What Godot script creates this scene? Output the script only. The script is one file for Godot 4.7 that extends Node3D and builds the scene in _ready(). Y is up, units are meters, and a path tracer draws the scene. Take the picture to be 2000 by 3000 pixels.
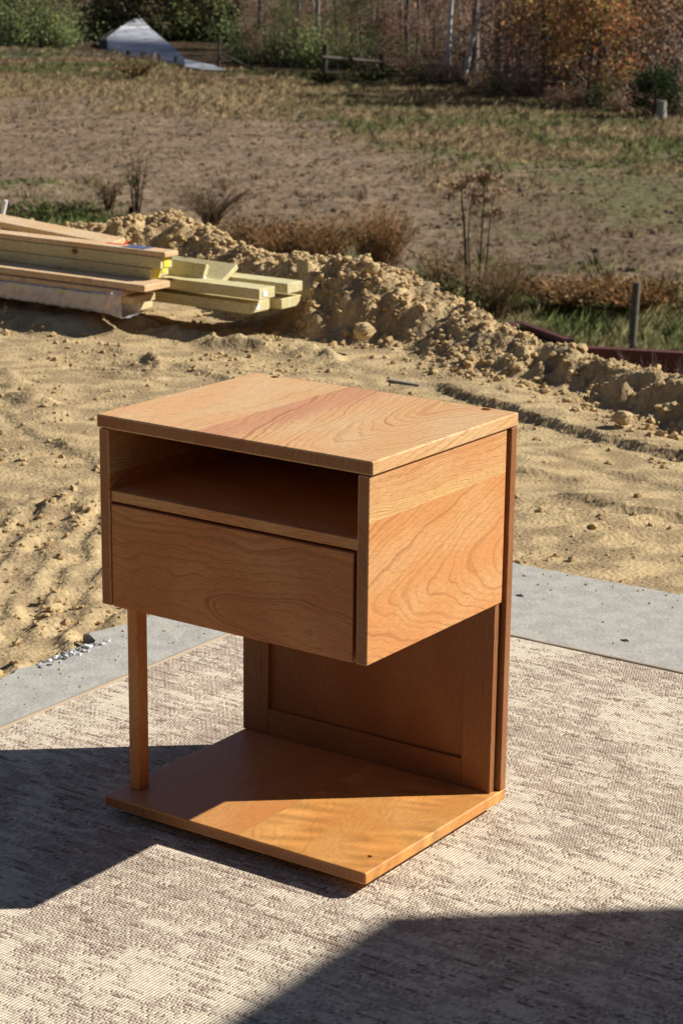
extends Node3D
# A cherry nightstand on an outdoor rug at the edge of a concrete slab; dirt yard, lumber, field and autumn woods behind.

var rng := RandomNumberGenerator.new()
var names := {}
var tex_cache := {}
var CREST := [Vector3(9.0, 0.02, -3.1), Vector3(2.0, 0.03, -2.75), Vector3(0.3, 0.03, -2.78), Vector3(-0.83, 0.065, -3.2), Vector3(-1.21, 0.042, -3.47), Vector3(-1.39, 0.04, -3.53), Vector3(-1.59, 0.038, -3.58), Vector3(-1.99, 0.072, -3.85), Vector3(-2.17, 0.141, -3.86), Vector3(-2.36, 0.204, -3.84), Vector3(-2.55, 0.19, -3.88), Vector3(-2.93, 0.127, -4.1), Vector3(-3.4, 0.096, -4.4), Vector3(-3.65, 0.155, -4.5), Vector3(-3.79, 0.186, -4.5), Vector3(-3.9, 0.163, -4.38), Vector3(-4.04, 0.136, -4.27), Vector3(-4.25, 0.125, -4.2), Vector3(-4.5, 0.135, -4.18), Vector3(-7.0, 0.1, -4.0), Vector3(-13.0, 0.1, -3.6)]
# ruts and ridges of the yard: [points (x, z), width, height]; a step has the high side away from the slab
var RUTS := [
	[[Vector2(-1.75, -3.22), Vector2(-1.48, -3.1), Vector2(-1.22, -2.96), Vector2(-0.89, -2.83), Vector2(-0.62, -2.78), Vector2(0.6, -2.5)], 0.07, 0.024, 1],
	[[Vector2(-0.72, -2.24), Vector2(-0.53, -2.2), Vector2(-0.33, -2.18), Vector2(0.5, -2.1)], 0.045, 0.015, 1],
	[[Vector2(-2.54, -2.96), Vector2(-2.38, -2.91), Vector2(-2.0, -2.78), Vector2(-1.2, -2.45), Vector2(-0.6, -2.4)], 0.05, 0.013, 1],
	[[Vector2(-2.87, -2.92), Vector2(-2.77, -2.98), Vector2(-2.67, -3.01), Vector2(-2.53, -2.92), Vector2(-2.44, -2.78), Vector2(-2.37, -2.68)], 0.04, 0.03, 0],
	[[Vector2(-1.80, -1.28), Vector2(-1.72, -1.32), Vector2(-1.63, -1.37), Vector2(-1.5, -1.42), Vector2(-1.3, -1.5)], 0.05, 0.04, 0],
	[[Vector2(-3.6, -3.36), Vector2(-3.47, -3.34), Vector2(-3.18, -3.4), Vector2(-2.91, -3.36), Vector2(-2.61, -3.32), Vector2(-2.26, -3.36), Vector2(-1.9, -3.26)], 0.08, 0.045, 0],
	[[Vector2(-2.95, -2.5), Vector2(-2.8, -2.46), Vector2(-2.56, -2.31), Vector2(-2.3, -2.16)], 0.09, 0.03, 0],
	[[Vector2(-1.05, -2.66), Vector2(-0.79, -2.56), Vector2(-0.46, -2.46), Vector2(0.3, -2.3)], 0.05, 0.007, 1],
	[[Vector2(-2.6, -2.2), Vector2(-2.2, -1.95), Vector2(-1.7, -1.75), Vector2(-1.3, -1.65)], 0.04, 0.011, 1]]
var nz := FastNoiseLite.new()
var nf := FastNoiseLite.new()
var ncell := FastNoiseLite.new()
const FWD := Vector2(-0.5683, -0.8228)
const RGT := Vector2(0.8228, -0.5683)
const EYE := Vector2(1.785, 2.303)


class Acc:
	var v := PackedVector3Array()
	var n := PackedVector3Array()
	var t := PackedVector2Array()
	var c := PackedColorArray()
	var ix := PackedInt32Array()
	func tri(p: Vector3, q: Vector3, r: Vector3, np: Vector3, nq: Vector3, nr: Vector3, tp := Vector2(), tq := Vector2(), tr := Vector2(), col := Color.WHITE) -> void:
		var k := v.size()
		v.append(p); v.append(q); v.append(r)
		n.append(np); n.append(nq); n.append(nr)
		t.append(tp); t.append(tq); t.append(tr)
		c.append(col); c.append(col); c.append(col)
		if (q - p).cross(r - p).dot(np) > 0.0:
			ix.append(k); ix.append(k + 2); ix.append(k + 1)
		else:
			ix.append(k); ix.append(k + 1); ix.append(k + 2)
	func flat(p: Vector3, q: Vector3, r: Vector3, col := Color.WHITE) -> void:
		var m := (q - p).cross(r - p).normalized()
		tri(p, q, r, m, m, m, Vector2(p.x, p.z), Vector2(q.x, q.z), Vector2(r.x, r.z), col)
	func quad(p: Vector3, q: Vector3, r: Vector3, s: Vector3, m: Vector3, tp := Vector2(), tq := Vector2(), tr := Vector2(), ts := Vector2(), col := Color.WHITE) -> void:
		tri(p, q, r, m, m, m, tp, tq, tr, col)
		tri(p, r, s, m, m, m, tp, tr, ts, col)
	func quad4(p: Vector3, q: Vector3, r: Vector3, s: Vector3, np: Vector3, nq: Vector3, nr: Vector3, ns: Vector3, tp: Vector2, tq: Vector2, tr: Vector2, ts: Vector2, col := Color.WHITE) -> void:
		tri(p, q, r, np, nq, nr, tp, tq, tr, col)
		tri(p, r, s, np, nr, ns, tp, tr, ts, col)
	func tube(pts: Array, rad: Array, sides := 5, col := Color.WHITE, cap := true) -> void:
		var rings := []
		var nrm := []
		for i in pts.size():
			var d: Vector3 = (pts[mini(i + 1, pts.size() - 1)] - pts[maxi(i - 1, 0)]).normalized()
			var a := d.cross(Vector3(0.31, 0.17, 0.93)).normalized()
			var b := d.cross(a)
			var ring := []
			var nr := []
			for k in sides:
				var o: Vector3 = a * cos(TAU * k / sides) + b * sin(TAU * k / sides)
				ring.append(pts[i] + o * rad[i])
				nr.append(o)
			rings.append(ring); nrm.append(nr)
		var l := 0.0
		for i in pts.size() - 1:
			var l2: float = l + (pts[i + 1] - pts[i]).length()
			for k in sides:
				var k2 := (k + 1) % sides
				quad4(rings[i][k], rings[i][k2], rings[i + 1][k2], rings[i + 1][k], nrm[i][k], nrm[i][k2], nrm[i + 1][k2], nrm[i + 1][k], Vector2(float(k) / sides, l), Vector2(float(k + 1) / sides, l), Vector2(float(k + 1) / sides, l2), Vector2(float(k) / sides, l2), col)
			l = l2
		if cap:
			for e in [0, pts.size() - 1]:
				var m: Vector3 = (pts[e] - pts[absi(e - 1)]).normalized()
				for k in sides:
					tri(pts[e], rings[e][k], rings[e][(k + 1) % sides], m, m, m, Vector2(0.5, 0.5), Vector2(0.5, 0.6), Vector2(0.6, 0.5), col)
	func box(at: Vector3, size: Vector3, col := Color.WHITE, b := Basis()) -> void:
		for f in 3:
			for s in [-1.0, 1.0]:
				var m := Vector3(); m[f] = s
				var a := (f + 1) % 3
				var e := (f + 2) % 3
				var q := []
				for k in [[-1, -1], [1, -1], [1, 1], [-1, 1]]:
					var p := Vector3(); p[f] = s * size[f] / 2; p[a] = k[0] * size[a] / 2; p[e] = k[1] * size[e] / 2
					q.append(at + b * p)
				quad(q[0], q[1], q[2], q[3], b * m, Vector2(0, 0), Vector2(size[a], 0), Vector2(size[a], size[e]), Vector2(0, size[e]), col)
	func mesh(m := ArrayMesh.new()) -> ArrayMesh:
		var ar := []; ar.resize(Mesh.ARRAY_MAX)
		ar[Mesh.ARRAY_VERTEX] = v; ar[Mesh.ARRAY_NORMAL] = n; ar[Mesh.ARRAY_TEX_UV] = t; ar[Mesh.ARRAY_COLOR] = c; ar[Mesh.ARRAY_INDEX] = ix
		m.add_surface_from_arrays(Mesh.PRIMITIVE_TRIANGLES, ar)
		return m


func numbered(called: String) -> String:
	var k: int = names.get(called, 0)
	names[called] = k + 1
	return called if k == 0 else "%s_%03d" % [called, k]

func obj(called: String, mesh: Mesh, mat: Material, parent: Node = null, at := Vector3.ZERO) -> MeshInstance3D:
	var o := MeshInstance3D.new()
	o.mesh = mesh
	if mesh.get_surface_count() == 2:
		o.set_surface_override_material(0, mat)
		o.set_surface_override_material(1, mat.get_meta("ends") if mat.has_meta("ends") else mat)
	else:
		o.material_override = mat
	o.position = at
	o.cast_shadow = GeometryInstance3D.SHADOW_CASTING_SETTING_ON
	if parent == null:
		o.name = numbered(called); add_child(o, true)
	else:
		var k := 0
		var nm := called
		while parent.has_node(NodePath(nm)):
			k += 1
			nm = "%s_%03d" % [called, k]
		o.name = nm
		parent.add_child(o, true)
	return o

func thing(called: String, label: String, category: String, at := Vector3.ZERO, group := "") -> Node3D:
	var o := Node3D.new()
	o.name = numbered(called); o.position = at
	add_child(o, true)
	return tag(o, label, category, group)

func tag(o: Node3D, label: String, category: String, group := "", kind := "") -> Node3D:
	if label: o.set_meta("label", label)
	if category: o.set_meta("category", category)
	if group: o.set_meta("group", group)
	if kind: o.set_meta("kind", kind)
	return o

func copy(o: Node3D, called: String, label: String, category: String, group := "") -> Node3D:
	var c: Node3D = o.duplicate()
	c.name = numbered(called)
	add_child(c, true)
	return tag(c, label, category, group)

func mat(col: Color, rough := 0.8, tex: Texture2D = null) -> StandardMaterial3D:
	var m := StandardMaterial3D.new()
	m.albedo_color = col
	m.roughness = rough
	if tex: m.albedo_texture = tex
	return m

func vmat(rough := 0.9, back := 0.0) -> StandardMaterial3D:
	var m := mat(Color.WHITE, rough)
	m.vertex_color_use_as_albedo = true
	m.metallic_specular = 0.2
	if back > 0.0:
		m.backlight_enabled = true
		m.backlight = Color(back, back, back)
	return m

func frac(x: float) -> float:
	return x - floorf(x)

func hash1(k: float) -> float:
	return frac(sin(k * 12.9898 + 4.1) * 43758.5453)


# ---------------------------------------------------------------- wood
# one board's face: L metres along the grain, W across; the rings are the contour lines of a field
func wood_tex(L: float, W: float, sd: int, o: Dictionary) -> ImageTexture:
	var ppm: float = o.get("ppm", 1500.0)
	var w := int(L * ppm)
	var h := int(W * ppm)
	var base: Color = o.get("base", Color8(212, 148, 90))
	var line: Color = o.get("line", Color8(158, 96, 54))
	var warm: Color = o.get("warm", Color8(204, 132, 78))
	var pale: Color = o.get("pale", Color8(226, 176, 120))
	var mode: int = o.get("mode", 0)
	var fr: float = o.get("freq", 140.0)
	var u0: float = o.get("u0", 0.0)
	var v0: float = o.get("v0", W * 0.5)
	var ku: float = o.get("ku", 0.16)
	var amp: float = o.get("amp", 0.012)
	var wu: float = o.get("wu", 6.0)
	var wv: float = o.get("wv", 14.0)
	var st: float = o.get("line_amt", 0.55)
	var soft: float = o.get("soft", 0.0004)
	var curl: float = o.get("curl", 0.0)
	var redl: float = o.get("red_left", 0.0)
	var sap: float = o.get("sap", 0.0)
	var knots: Array = o.get("knots", [])
	var noise := FastNoiseLite.new()
	noise.seed = sd
	noise.frequency = 1.0
	noise.noise_type = FastNoiseLite.TYPE_SIMPLEX_SMOOTH
	noise.fractal_type = FastNoiseLite.FRACTAL_NONE
	var data := PackedByteArray()
	data.resize(w * h * 3)
	var k := 0
	for j in h:
		var v := (j + 0.5) / ppm
		for i in w:
			var u := (i + 0.5) / ppm
			var wp := noise.get_noise_2d(u * wu, v * wv) + 0.35 * noise.get_noise_2d(u * wu * 3.1 + 7.0, v * wv * 2.7)
			var q := 0.0
			if mode == 0:
				q = v + wp * amp
			elif mode == 1:
				q = sqrt((v - v0) * (v - v0) + soft) - (u - u0) * ku + wp * amp
			else:
				q = sqrt((u - u0) * (u - u0) * ku * ku + (v - v0) * (v - v0)) + wp * amp
			var r := q * fr
			r += 0.25 * noise.get_noise_2d(q * fr * 1.7, 3.0)
			var f := r - floorf(r)
			var e := smoothstep(0.45, 0.95, f) * (1.0 - smoothstep(0.96, 1.0, f))
			e = e * e * st * (0.35 + 0.9 * hash1(floorf(r) + sd))
			var fib := noise.get_noise_2d(u * 70.0, v * 1100.0)
			var fib2 := noise.get_noise_2d(u * 28.0 + 50.0, v * 420.0)
			var tone := noise.get_noise_2d(u * 5.0 + 20.0, v * 11.0 - 8.0)
			var c := base.lerp(warm, clampf(0.35 + tone * 0.6, 0.0, 1.0))
			c = c.lerp(pale, clampf(-tone * 0.5 + 0.16 * fib2 + 0.10, 0.0, 0.7))
			if redl > 0.0:
				c = c.lerp(Color8(202, 142, 106), redl * (1.0 - smoothstep(0.03, 0.11, v + 0.012 * wp)) * 0.8)
			if sap > 0.0:
				c = c.lerp(Color8(222, 178, 118), sap * smoothstep(W - 0.026, W - 0.010, v + 0.004 * wp))
			var g := 1.0 + 0.05 * fib + 0.035 * fib2 + 0.03 * tone
			if fib < -0.62: g -= 0.10 * o.get("pores", 1.0)
			if curl > 0.0:
				var cu := noise.get_noise_2d(u * 34.0 + v * 12.0, v * 9.0 + 40.0)
				g += curl * cu * smoothstep(-0.2, 0.5, noise.get_noise_2d(u * 6.0, v * 6.0 + 90.0) + 0.25)
			c = c.lerp(line, clampf(e, 0.0, 0.85))
			for kn in knots:
				var dd: float = Vector2((u - kn.x) * 0.7, v - kn.y).length() / kn.z
				if dd < 2.2: c = c.lerp(Color8(96, 66, 40), 0.75 * (1.0 - smoothstep(0.7, 1.3, dd)) + 0.2 * (1.0 - smoothstep(1.0, 2.2, dd)))
			data[k] = clampi(int(c.r * g * 255.0), 0, 255)
			data[k + 1] = clampi(int(c.g * g * 255.0), 0, 255)
			data[k + 2] = clampi(int(c.b * g * 255.0), 0, 255)
			k += 3
	return ImageTexture.create_from_image(Image.create_from_data(w, h, false, Image.FORMAT_RGB8, data))

func wood(L: float, W: float, sd: int, o: Dictionary) -> StandardMaterial3D:
	var m := mat(Color.WHITE, o.get("rough", 0.42), wood_tex(L, W, sd, o))
	m.metallic_specular = o.get("spec", 0.42)
	if tex_cache.has("ends") and not o.has("ppm"): m.set_meta("ends", tex_cache["ends"])
	return m

# a board centred on the origin with rounded edges; g, t = grain and thickness axes; bit flags say which of the faces -x +x -y +y -z +z are free (rounded)
func board(size: Vector3, bev: float, g: int, t: int, tex := Vector2.ZERO, off := Vector2.ZERO, free := 63, hole := Vector3.ZERO) -> ArrayMesh:
	var a := Acc.new()
	var ends := Acc.new()
	var h := size / 2
	var cr := 3 - g - t
	var L: float = tex.x if tex.x > 0 else size[g]
	var W: float = tex.y if tex.y > 0 else size[cr]
	var uvf := func(p: Vector3) -> Vector2:
		var u: float = off.x + (p[g] + h[g]) / L
		var w: float = off.y + (p[cr] + h[cr]) / W
		if absf(p[cr]) > h[cr] - bev * 0.6: w += (h[t] - p[t]) / W * (-1.0 if p[cr] > 0 else 1.0)
		elif absf(p[g]) > h[g] - bev * 0.6: u += (h[t] - p[t]) / L * (-1.0 if p[g] > 0 else 1.0)
		return Vector2(u, w)
	var isf := func(ax: int, s: float) -> bool:
		return (free >> (ax * 2 + (1 if s > 0 else 0))) & 1 == 1
	var cnr := func(f: int, s: float, sa: float, sb: float) -> Vector3:
		var aa := (f + 1) % 3
		var bb := (f + 2) % 3
		var p := Vector3()
		p[f] = s * h[f]
		p[aa] = sa * (h[aa] - (bev if isf.call(f, s) and isf.call(aa, sa) else 0.0))
		p[bb] = sb * (h[bb] - (bev if isf.call(f, s) and isf.call(bb, sb) else 0.0))
		return p
	for f in 3:
		for s in [-1.0, 1.0]:
			var m := Vector3(); m[f] = s
			var q := []
			for k in [[-1.0, -1.0], [1.0, -1.0], [1.0, 1.0], [-1.0, 1.0]]:
				q.append(cnr.call(f, s, k[0], k[1]))
			if hole.z > 0.0 and f == t and s > 0.0:
				face_with_hole(a, q, m, hole, t, uvf)
			else:
				(ends if f == g else a).quad(q[0], q[1], q[2], q[3], m, uvf.call(q[0]), uvf.call(q[1]), uvf.call(q[2]), uvf.call(q[3]))
	for f in 3:
		var aa := (f + 1) % 3
		var bb := (f + 2) % 3
		for s in [-1.0, 1.0]:
			for sa in [-1.0, 1.0]:
				if not (isf.call(f, s) and isf.call(aa, sa)): continue
				var n1 := Vector3(); n1[f] = s
				var n2 := Vector3(); n2[aa] = sa
				var p0: Vector3 = cnr.call(f, s, sa, -1.0)
				var p1: Vector3 = cnr.call(f, s, sa, 1.0)
				var q1: Vector3 = cnr.call(aa, sa, 1.0, s)
				var q0: Vector3 = cnr.call(aa, sa, -1.0, s)
				var nm := (n1 + n2).normalized()
				var c0: Vector3 = p0 - n1 * bev + nm * bev
				var c1: Vector3 = p1 - n1 * bev + nm * bev
				a.quad4(p0, p1, c1, c0, n1, n1, nm, nm, uvf.call(p0), uvf.call(p1), uvf.call(c1), uvf.call(c0))
				a.quad4(c0, c1, q1, q0, nm, nm, n2, n2, uvf.call(c0), uvf.call(c1), uvf.call(q1), uvf.call(q0))
	for sx in [-1.0, 1.0]:
		for sy in [-1.0, 1.0]:
			for sz in [-1.0, 1.0]:
				if isf.call(0, sx) and isf.call(1, sy) and isf.call(2, sz):
					var px: Vector3 = cnr.call(0, sx, sy, sz)
					var py: Vector3 = cnr.call(1, sy, sz, sx)
					var pz: Vector3 = cnr.call(2, sz, sx, sy)
					var nn := Vector3(sx, sy, sz).normalized()
					var cc := Vector3(sx * (h.x - bev), sy * (h.y - bev), sz * (h.z - bev)) + nn * bev
					var ns := [Vector3(sx, 0, 0), Vector3(0, sy, 0), Vector3(0, 0, sz)]
					var ps := [px, py, pz]
					for k in 3:
						var k2 := (k + 1) % 3
						var mm: Vector3 = (ns[k] + ns[k2]).normalized()
						var mid: Vector3 = Vector3(sx * (h.x - bev), sy * (h.y - bev), sz * (h.z - bev)) + mm * bev
						a.tri(ps[k], mid, cc, ns[k], mm, nn, uvf.call(ps[k]), uvf.call(mid), uvf.call(cc))
						a.tri(mid, ps[k2], cc, mm, ns[k2], nn, uvf.call(mid), uvf.call(ps[k2]), uvf.call(cc))
	return ends.mesh(a.mesh())

# the top face of a board with a round blind hole at hole.xy (the two other axes, in cyclic order), radius hole.z
func face_with_hole(a: Acc, q: Array, m: Vector3, hole: Vector3, t: int, uvf: Callable) -> void:
	var aa := (t + 1) % 3
	var bb := (t + 2) % 3
	var top: float = q[0][t]
	var N := 32
	var P := func(x: float, y: float, z: float) -> Vector3:
		var p := Vector3(); p[t] = z; p[aa] = x; p[bb] = y
		return p
	var s := hole.z * 1.3
	var x0: float = q[0][aa]; var x1: float = q[2][aa]; var y0: float = q[0][bb]; var y1: float = q[2][bb]
	for rc in [[x0, y0, hole.x - s, y1], [hole.x + s, y0, x1, y1], [hole.x - s, y0, hole.x + s, hole.y - s], [hole.x - s, hole.y + s, hole.x + s, y1]]:
		var c0: Vector3 = P.call(rc[0], rc[1], top); var c1: Vector3 = P.call(rc[2], rc[1], top); var c2: Vector3 = P.call(rc[2], rc[3], top); var c3: Vector3 = P.call(rc[0], rc[3], top)
		a.quad(c0, c1, c2, c3, m, uvf.call(c0), uvf.call(c1), uvf.call(c2), uvf.call(c3))
	var depth: float = minf(0.016, absf(top) * 1.8)
	for k in N:
		var an := TAU * k / N
		var bn := TAU * (k + 1) / N
		var d0 := Vector2(cos(an), sin(an))
		var d1 := Vector2(cos(bn), sin(bn))
		var e0 := d0 / maxf(absf(d0.x), absf(d0.y)) * s
		var e1 := d1 / maxf(absf(d1.x), absf(d1.y)) * s
		var i0: Vector3 = P.call(hole.x + d0.x * hole.z, hole.y + d0.y * hole.z, top)
		var i1: Vector3 = P.call(hole.x + d1.x * hole.z, hole.y + d1.y * hole.z, top)
		var o0: Vector3 = P.call(hole.x + e0.x, hole.y + e0.y, top)
		var o1: Vector3 = P.call(hole.x + e1.x, hole.y + e1.y, top)
		a.quad(i0, o0, o1, i1, m, uvf.call(i0), uvf.call(o0), uvf.call(o1), uvf.call(i1))
		var b0 := i0 - m * depth
		var b1 := i1 - m * depth
		var n0: Vector3 = -(P.call(d0.x, d0.y, 0.0))
		a.quad(i0, i1, b1, b0, n0, uvf.call(i0), uvf.call(i1), uvf.call(i1), uvf.call(i0))
		var cb: Vector3 = P.call(hole.x, hole.y, top) - m * depth
		a.tri(b0, b1, cb, m, m, m, uvf.call(i0), uvf.call(i1), uvf.call(cb))


# ---------------------------------------------------------------- terrain
func ws(x: float, z: float) -> Vector2:
	var d := Vector2(x, z) - EYE
	return Vector2(d.dot(FWD), d.dot(RGT))

func wpos(w: float, s: float) -> Vector2:
	return EYE + FWD * w + RGT * s

func field_h(x: float, z: float) -> float:
	var q := ws(x, z)
	var h := -0.8
	if q.x > 8.0:
		h = maxf(-0.8 - (q.x - 8.0) * 0.2, -4.2)
	if q.x > 24.0:
		h += nz.get_noise_2d(x * 0.35, z * 0.35) * 0.09 + nz.get_noise_2d(x * 1.3, z * 1.3) * 0.035
	return h

func seg_at(p: Vector2, a: Vector2, b: Vector2) -> Vector2:   # (parameter, signed distance: positive to the left of a->b ... away from the slab)
	var d := b - a
	var t := clampf((p - a).dot(d) / d.length_squared(), 0.0, 1.0)
	var o := p - (a + d * t)
	var l := o.length()
	return Vector2(t, l if o.dot(Vector2(-d.y, d.x)) > 0.0 else -l)

func yard_h(x: float, z: float) -> float:
	var p := Vector2(x, z)
	var h := -0.048 + nz.get_noise_2d(x * 0.9, z * 0.9) * 0.012 + nz.get_noise_2d(x * 3.2, z * 3.2) * 0.007
	var rough := 0.55 + 0.8 * nz.get_noise_2d(x * 1.7 + 30.0, z * 1.7)
	# tread patch at the left of the slab: bars of a tracked machine
	var tr := smoothstep(0.0, 0.12, 0.34 - absf(x + 1.2 - (z + 0.9) * 0.55)) * smoothstep(-1.62, -1.42, z) * (1.0 - smoothstep(0.2, 0.5, z))
	if tr > 0.0:
		var ph := (x * 0.87 - z * 0.5) * 78.0 + nz.get_noise_2d(x * 4.0, z * 4.0) * 2.6
		h += tr * (0.016 * smoothstep(-0.1, 0.5, sin(ph)) * (0.6 + 0.8 * nz.get_noise_2d(x * 5.0, z * 5.0 + 9.0)))
		rough = maxf(rough, 0.6 * tr)
	var pr := smoothstep(0.0, 0.1, 0.2 - absf(z + 1.98 - 0.18 * x)) * smoothstep(-0.75, -0.5, x)
	if pr > 0.0:
		h += pr * 0.010 * smoothstep(0.2, 0.9, sin((x * 0.9 + z * 0.6) * 52.0 + nz.get_noise_2d(x * 3.0, z * 3.0)))
	h += 0.05 * smoothstep(0.0, 0.25, -2.95 - x) * smoothstep(-3.62, -3.45, z) * (1.0 - smoothstep(-3.2, -3.02, z))
	# scrape with fine lines
	var sc := smoothstep(0.0, 0.08, 0.2 - Vector2((x + 2.6) * 0.8, (z + 2.8)).length())
	if sc > 0.0:
		h += sc * 0.007 * sin((z * 0.95 + x * 0.18) * 95.0) - sc * 0.008
	for r in RUTS:
		var pts: Array = r[0]
		if x > pts[pts.size() - 1].x + 0.3 or x < pts[0].x - 0.3: continue
		var best := 9.0
		var d := 0.0
		var along := 0.0
		for i in pts.size() - 1:
			var q := seg_at(p, pts[i], pts[i + 1])
			if absf(q.y) < best:
				best = absf(q.y)
				d = -q.y
				along = (i + q.x) / (pts.size() - 1.0)
		if best > 0.42: continue
		d += nz.get_noise_2d(x * 5.0, z * 5.0) * 0.014 + nz.get_noise_2d(x * 22.0, z * 22.0) * 0.005
		var ends := smoothstep(0.0, 0.12, along) * smoothstep(1.0, 0.88, along)
		if r[3] == 1:
			h += ends * r[2] * smoothstep(-0.007, 0.007, d) * (1.0 - smoothstep(r[1] * 0.5, r[1] * 6.0, d))
			rough = maxf(rough, (0.7 if r[2] > 0.02 else 0.25) * ends * exp(-d * d / (r[1] * r[1])))
		else:
			h += ends * r[2] * exp(-d * d / (r[1] * r[1] * 0.4)) * (0.5 + 0.9 * nz.get_noise_2d(x * 9.0 + 4.0, z * 9.0))
			rough = maxf(rough, ends * exp(-d * d / (r[1] * r[1])))
	if z < -2.0:
		var best := 99.0
		var s := 0.0
		var ch := 0.0
		for i in CREST.size() - 1:
			var c0: Vector3 = CREST[i]
			var c1: Vector3 = CREST[i + 1]
			if x > c0.x + 0.6 or x < c1.x - 0.6: continue
			var q := seg_at(p, Vector2(c0.x, c0.z), Vector2(c1.x, c1.z))
			if absf(q.y) < best:
				best = absf(q.y)
				s = q.y
				ch = lerpf(c0.y, c1.y, q.x)
		if best < 90.0:
			var lump := nz.get_noise_2d(x * 5.5, z * 5.5) * 0.035 + nz.get_noise_2d(x * 13.0, z * 13.0) * 0.02
			if s < 0.0:
				var k := clampf(1.0 + (s + lump * 1.2) / lerpf(0.26, 0.13, smoothstep(-2.0, -1.4, x)), 0.0, 1.0)
				k = k * k * (3.0 - 2.0 * k)
				h = lerpf(h, ch + lump * 0.7, k)
				rough = maxf(rough, smoothstep(0.0, 0.25, k) * 1.6)
				rough = maxf(rough, 0.9 - smoothstep(0.18, 0.34, -s))
			else:
				h = maxf(ch + lump * 0.7 - maxf(0.0, s - 0.05) * 0.75, -1.3)
				rough = 1.3
	var zs := z - 0.15 * x
	if x > -1.4 and zs > -2.6 and zs < -2.05: rough *= 0.35
	rough = clampf(rough, 0.12, 1.5)
	h += rough * (nz.get_noise_2d(x * 11.0, z * 11.0) * 0.0045 + nz.get_noise_2d(x * 27.0, z * 27.0 + 3.0) * 0.0045)
	h += rough * (0.5 + 0.5 * ncell.get_noise_2d(x * 19.0, z * 19.0)) * -0.009
	return h

func axis(lo: float, hi: float, step: float, out_lo: float, out_hi: float, grow: float) -> PackedFloat32Array:
	var a := PackedFloat32Array()
	var x := lo
	var d := step
	var left := []
	while x > out_lo:
		d *= grow
		x -= d
		left.append(x)
	left.reverse()
	for l in left: a.append(l)
	x = lo
	while x < hi:
		a.append(x)
		x += step
	d = step
	while x < out_hi:
		a.append(x)
		d *= grow
		x += d
	a.append(x)
	return a

func grid(xs: PackedFloat32Array, zs: PackedFloat32Array, P: Callable, cols := PackedColorArray()) -> ArrayMesh:
	var W := xs.size()
	var H := zs.size()
	var v := PackedVector3Array(); v.resize(W * H)
	var n := PackedVector3Array(); n.resize(W * H)
	var t := PackedVector2Array(); t.resize(W * H)
	for j in H:
		for i in W:
			var p: Vector3 = P.call(xs[i], zs[j])
			v[j * W + i] = p
			t[j * W + i] = Vector2(p.x, p.z)
	for j in H:
		for i in W:
			var du := v[j * W + mini(i + 1, W - 1)] - v[j * W + maxi(i - 1, 0)]
			var dv := v[mini(j + 1, H - 1) * W + i] - v[maxi(j - 1, 0) * W + i]
			var m := dv.cross(du).normalized()
			n[j * W + i] = m if m.y > 0 else -m
	var ix := PackedInt32Array(); ix.resize((W - 1) * (H - 1) * 6)
	var k := 0
	var turned := (v[1] - v[0]).cross(v[W] - v[0]).y > 0.0
	for j in H - 1:
		for i in W - 1:
			var a := j * W + i
			ix[k] = a; ix[k + 1] = a + 1; ix[k + 2] = a + W; ix[k + 3] = a + 1; ix[k + 4] = a + W + 1; ix[k + 5] = a + W
			if turned:
				ix[k + 1] = a + W; ix[k + 2] = a + 1; ix[k + 4] = a + W; ix[k + 5] = a + W + 1
			k += 6
	var ar := []; ar.resize(Mesh.ARRAY_MAX)
	ar[Mesh.ARRAY_VERTEX] = v; ar[Mesh.ARRAY_NORMAL] = n; ar[Mesh.ARRAY_TEX_UV] = t; ar[Mesh.ARRAY_INDEX] = ix
	if cols.size(): ar[Mesh.ARRAY_COLOR] = cols
	var m := ArrayMesh.new()
	m.add_surface_from_arrays(Mesh.PRIMITIVE_TRIANGLES, ar)
	return m

# soil-like picture: several noises mixed between two colours
func speckle_tex(size: int, c0: Color, c1: Color, c2: Color, sd: int, fine: float) -> ImageTexture:
	var f1 := FastNoiseLite.new(); f1.seed = sd; f1.frequency = 0.012; f1.fractal_octaves = 5
	var f2 := FastNoiseLite.new(); f2.seed = sd + 1; f2.frequency = 0.16; f2.fractal_octaves = 2
	var i1 := f1.get_seamless_image(size, size)
	var i2 := f2.get_seamless_image(size, size)
	var d1 := i1.get_data()
	var d2 := i2.get_data()
	var out := PackedByteArray(); out.resize(size * size * 3)
	for k in size * size:
		var a := d1[k] / 255.0
		var b := d2[k] / 255.0
		var c := c0.lerp(c1, smoothstep(0.25, 0.75, a)).lerp(c2, smoothstep(0.72, 0.95, b) * fine)
		var g := 1.0 + (b - 0.5) * 0.28 * fine
		out[k * 3] = clampi(int(c.r * g * 255), 0, 255)
		out[k * 3 + 1] = clampi(int(c.g * g * 255), 0, 255)
		out[k * 3 + 2] = clampi(int(c.b * g * 255), 0, 255)
	return ImageTexture.create_from_image(Image.create_from_data(size, size, false, Image.FORMAT_RGB8, out))

func height_tex(size: int, sd: int, fq: float, oct: int) -> ImageTexture:
	var f1 := FastNoiseLite.new(); f1.seed = sd; f1.frequency = fq; f1.fractal_octaves = oct
	return ImageTexture.create_from_image(f1.get_seamless_image(size, size))

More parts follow.
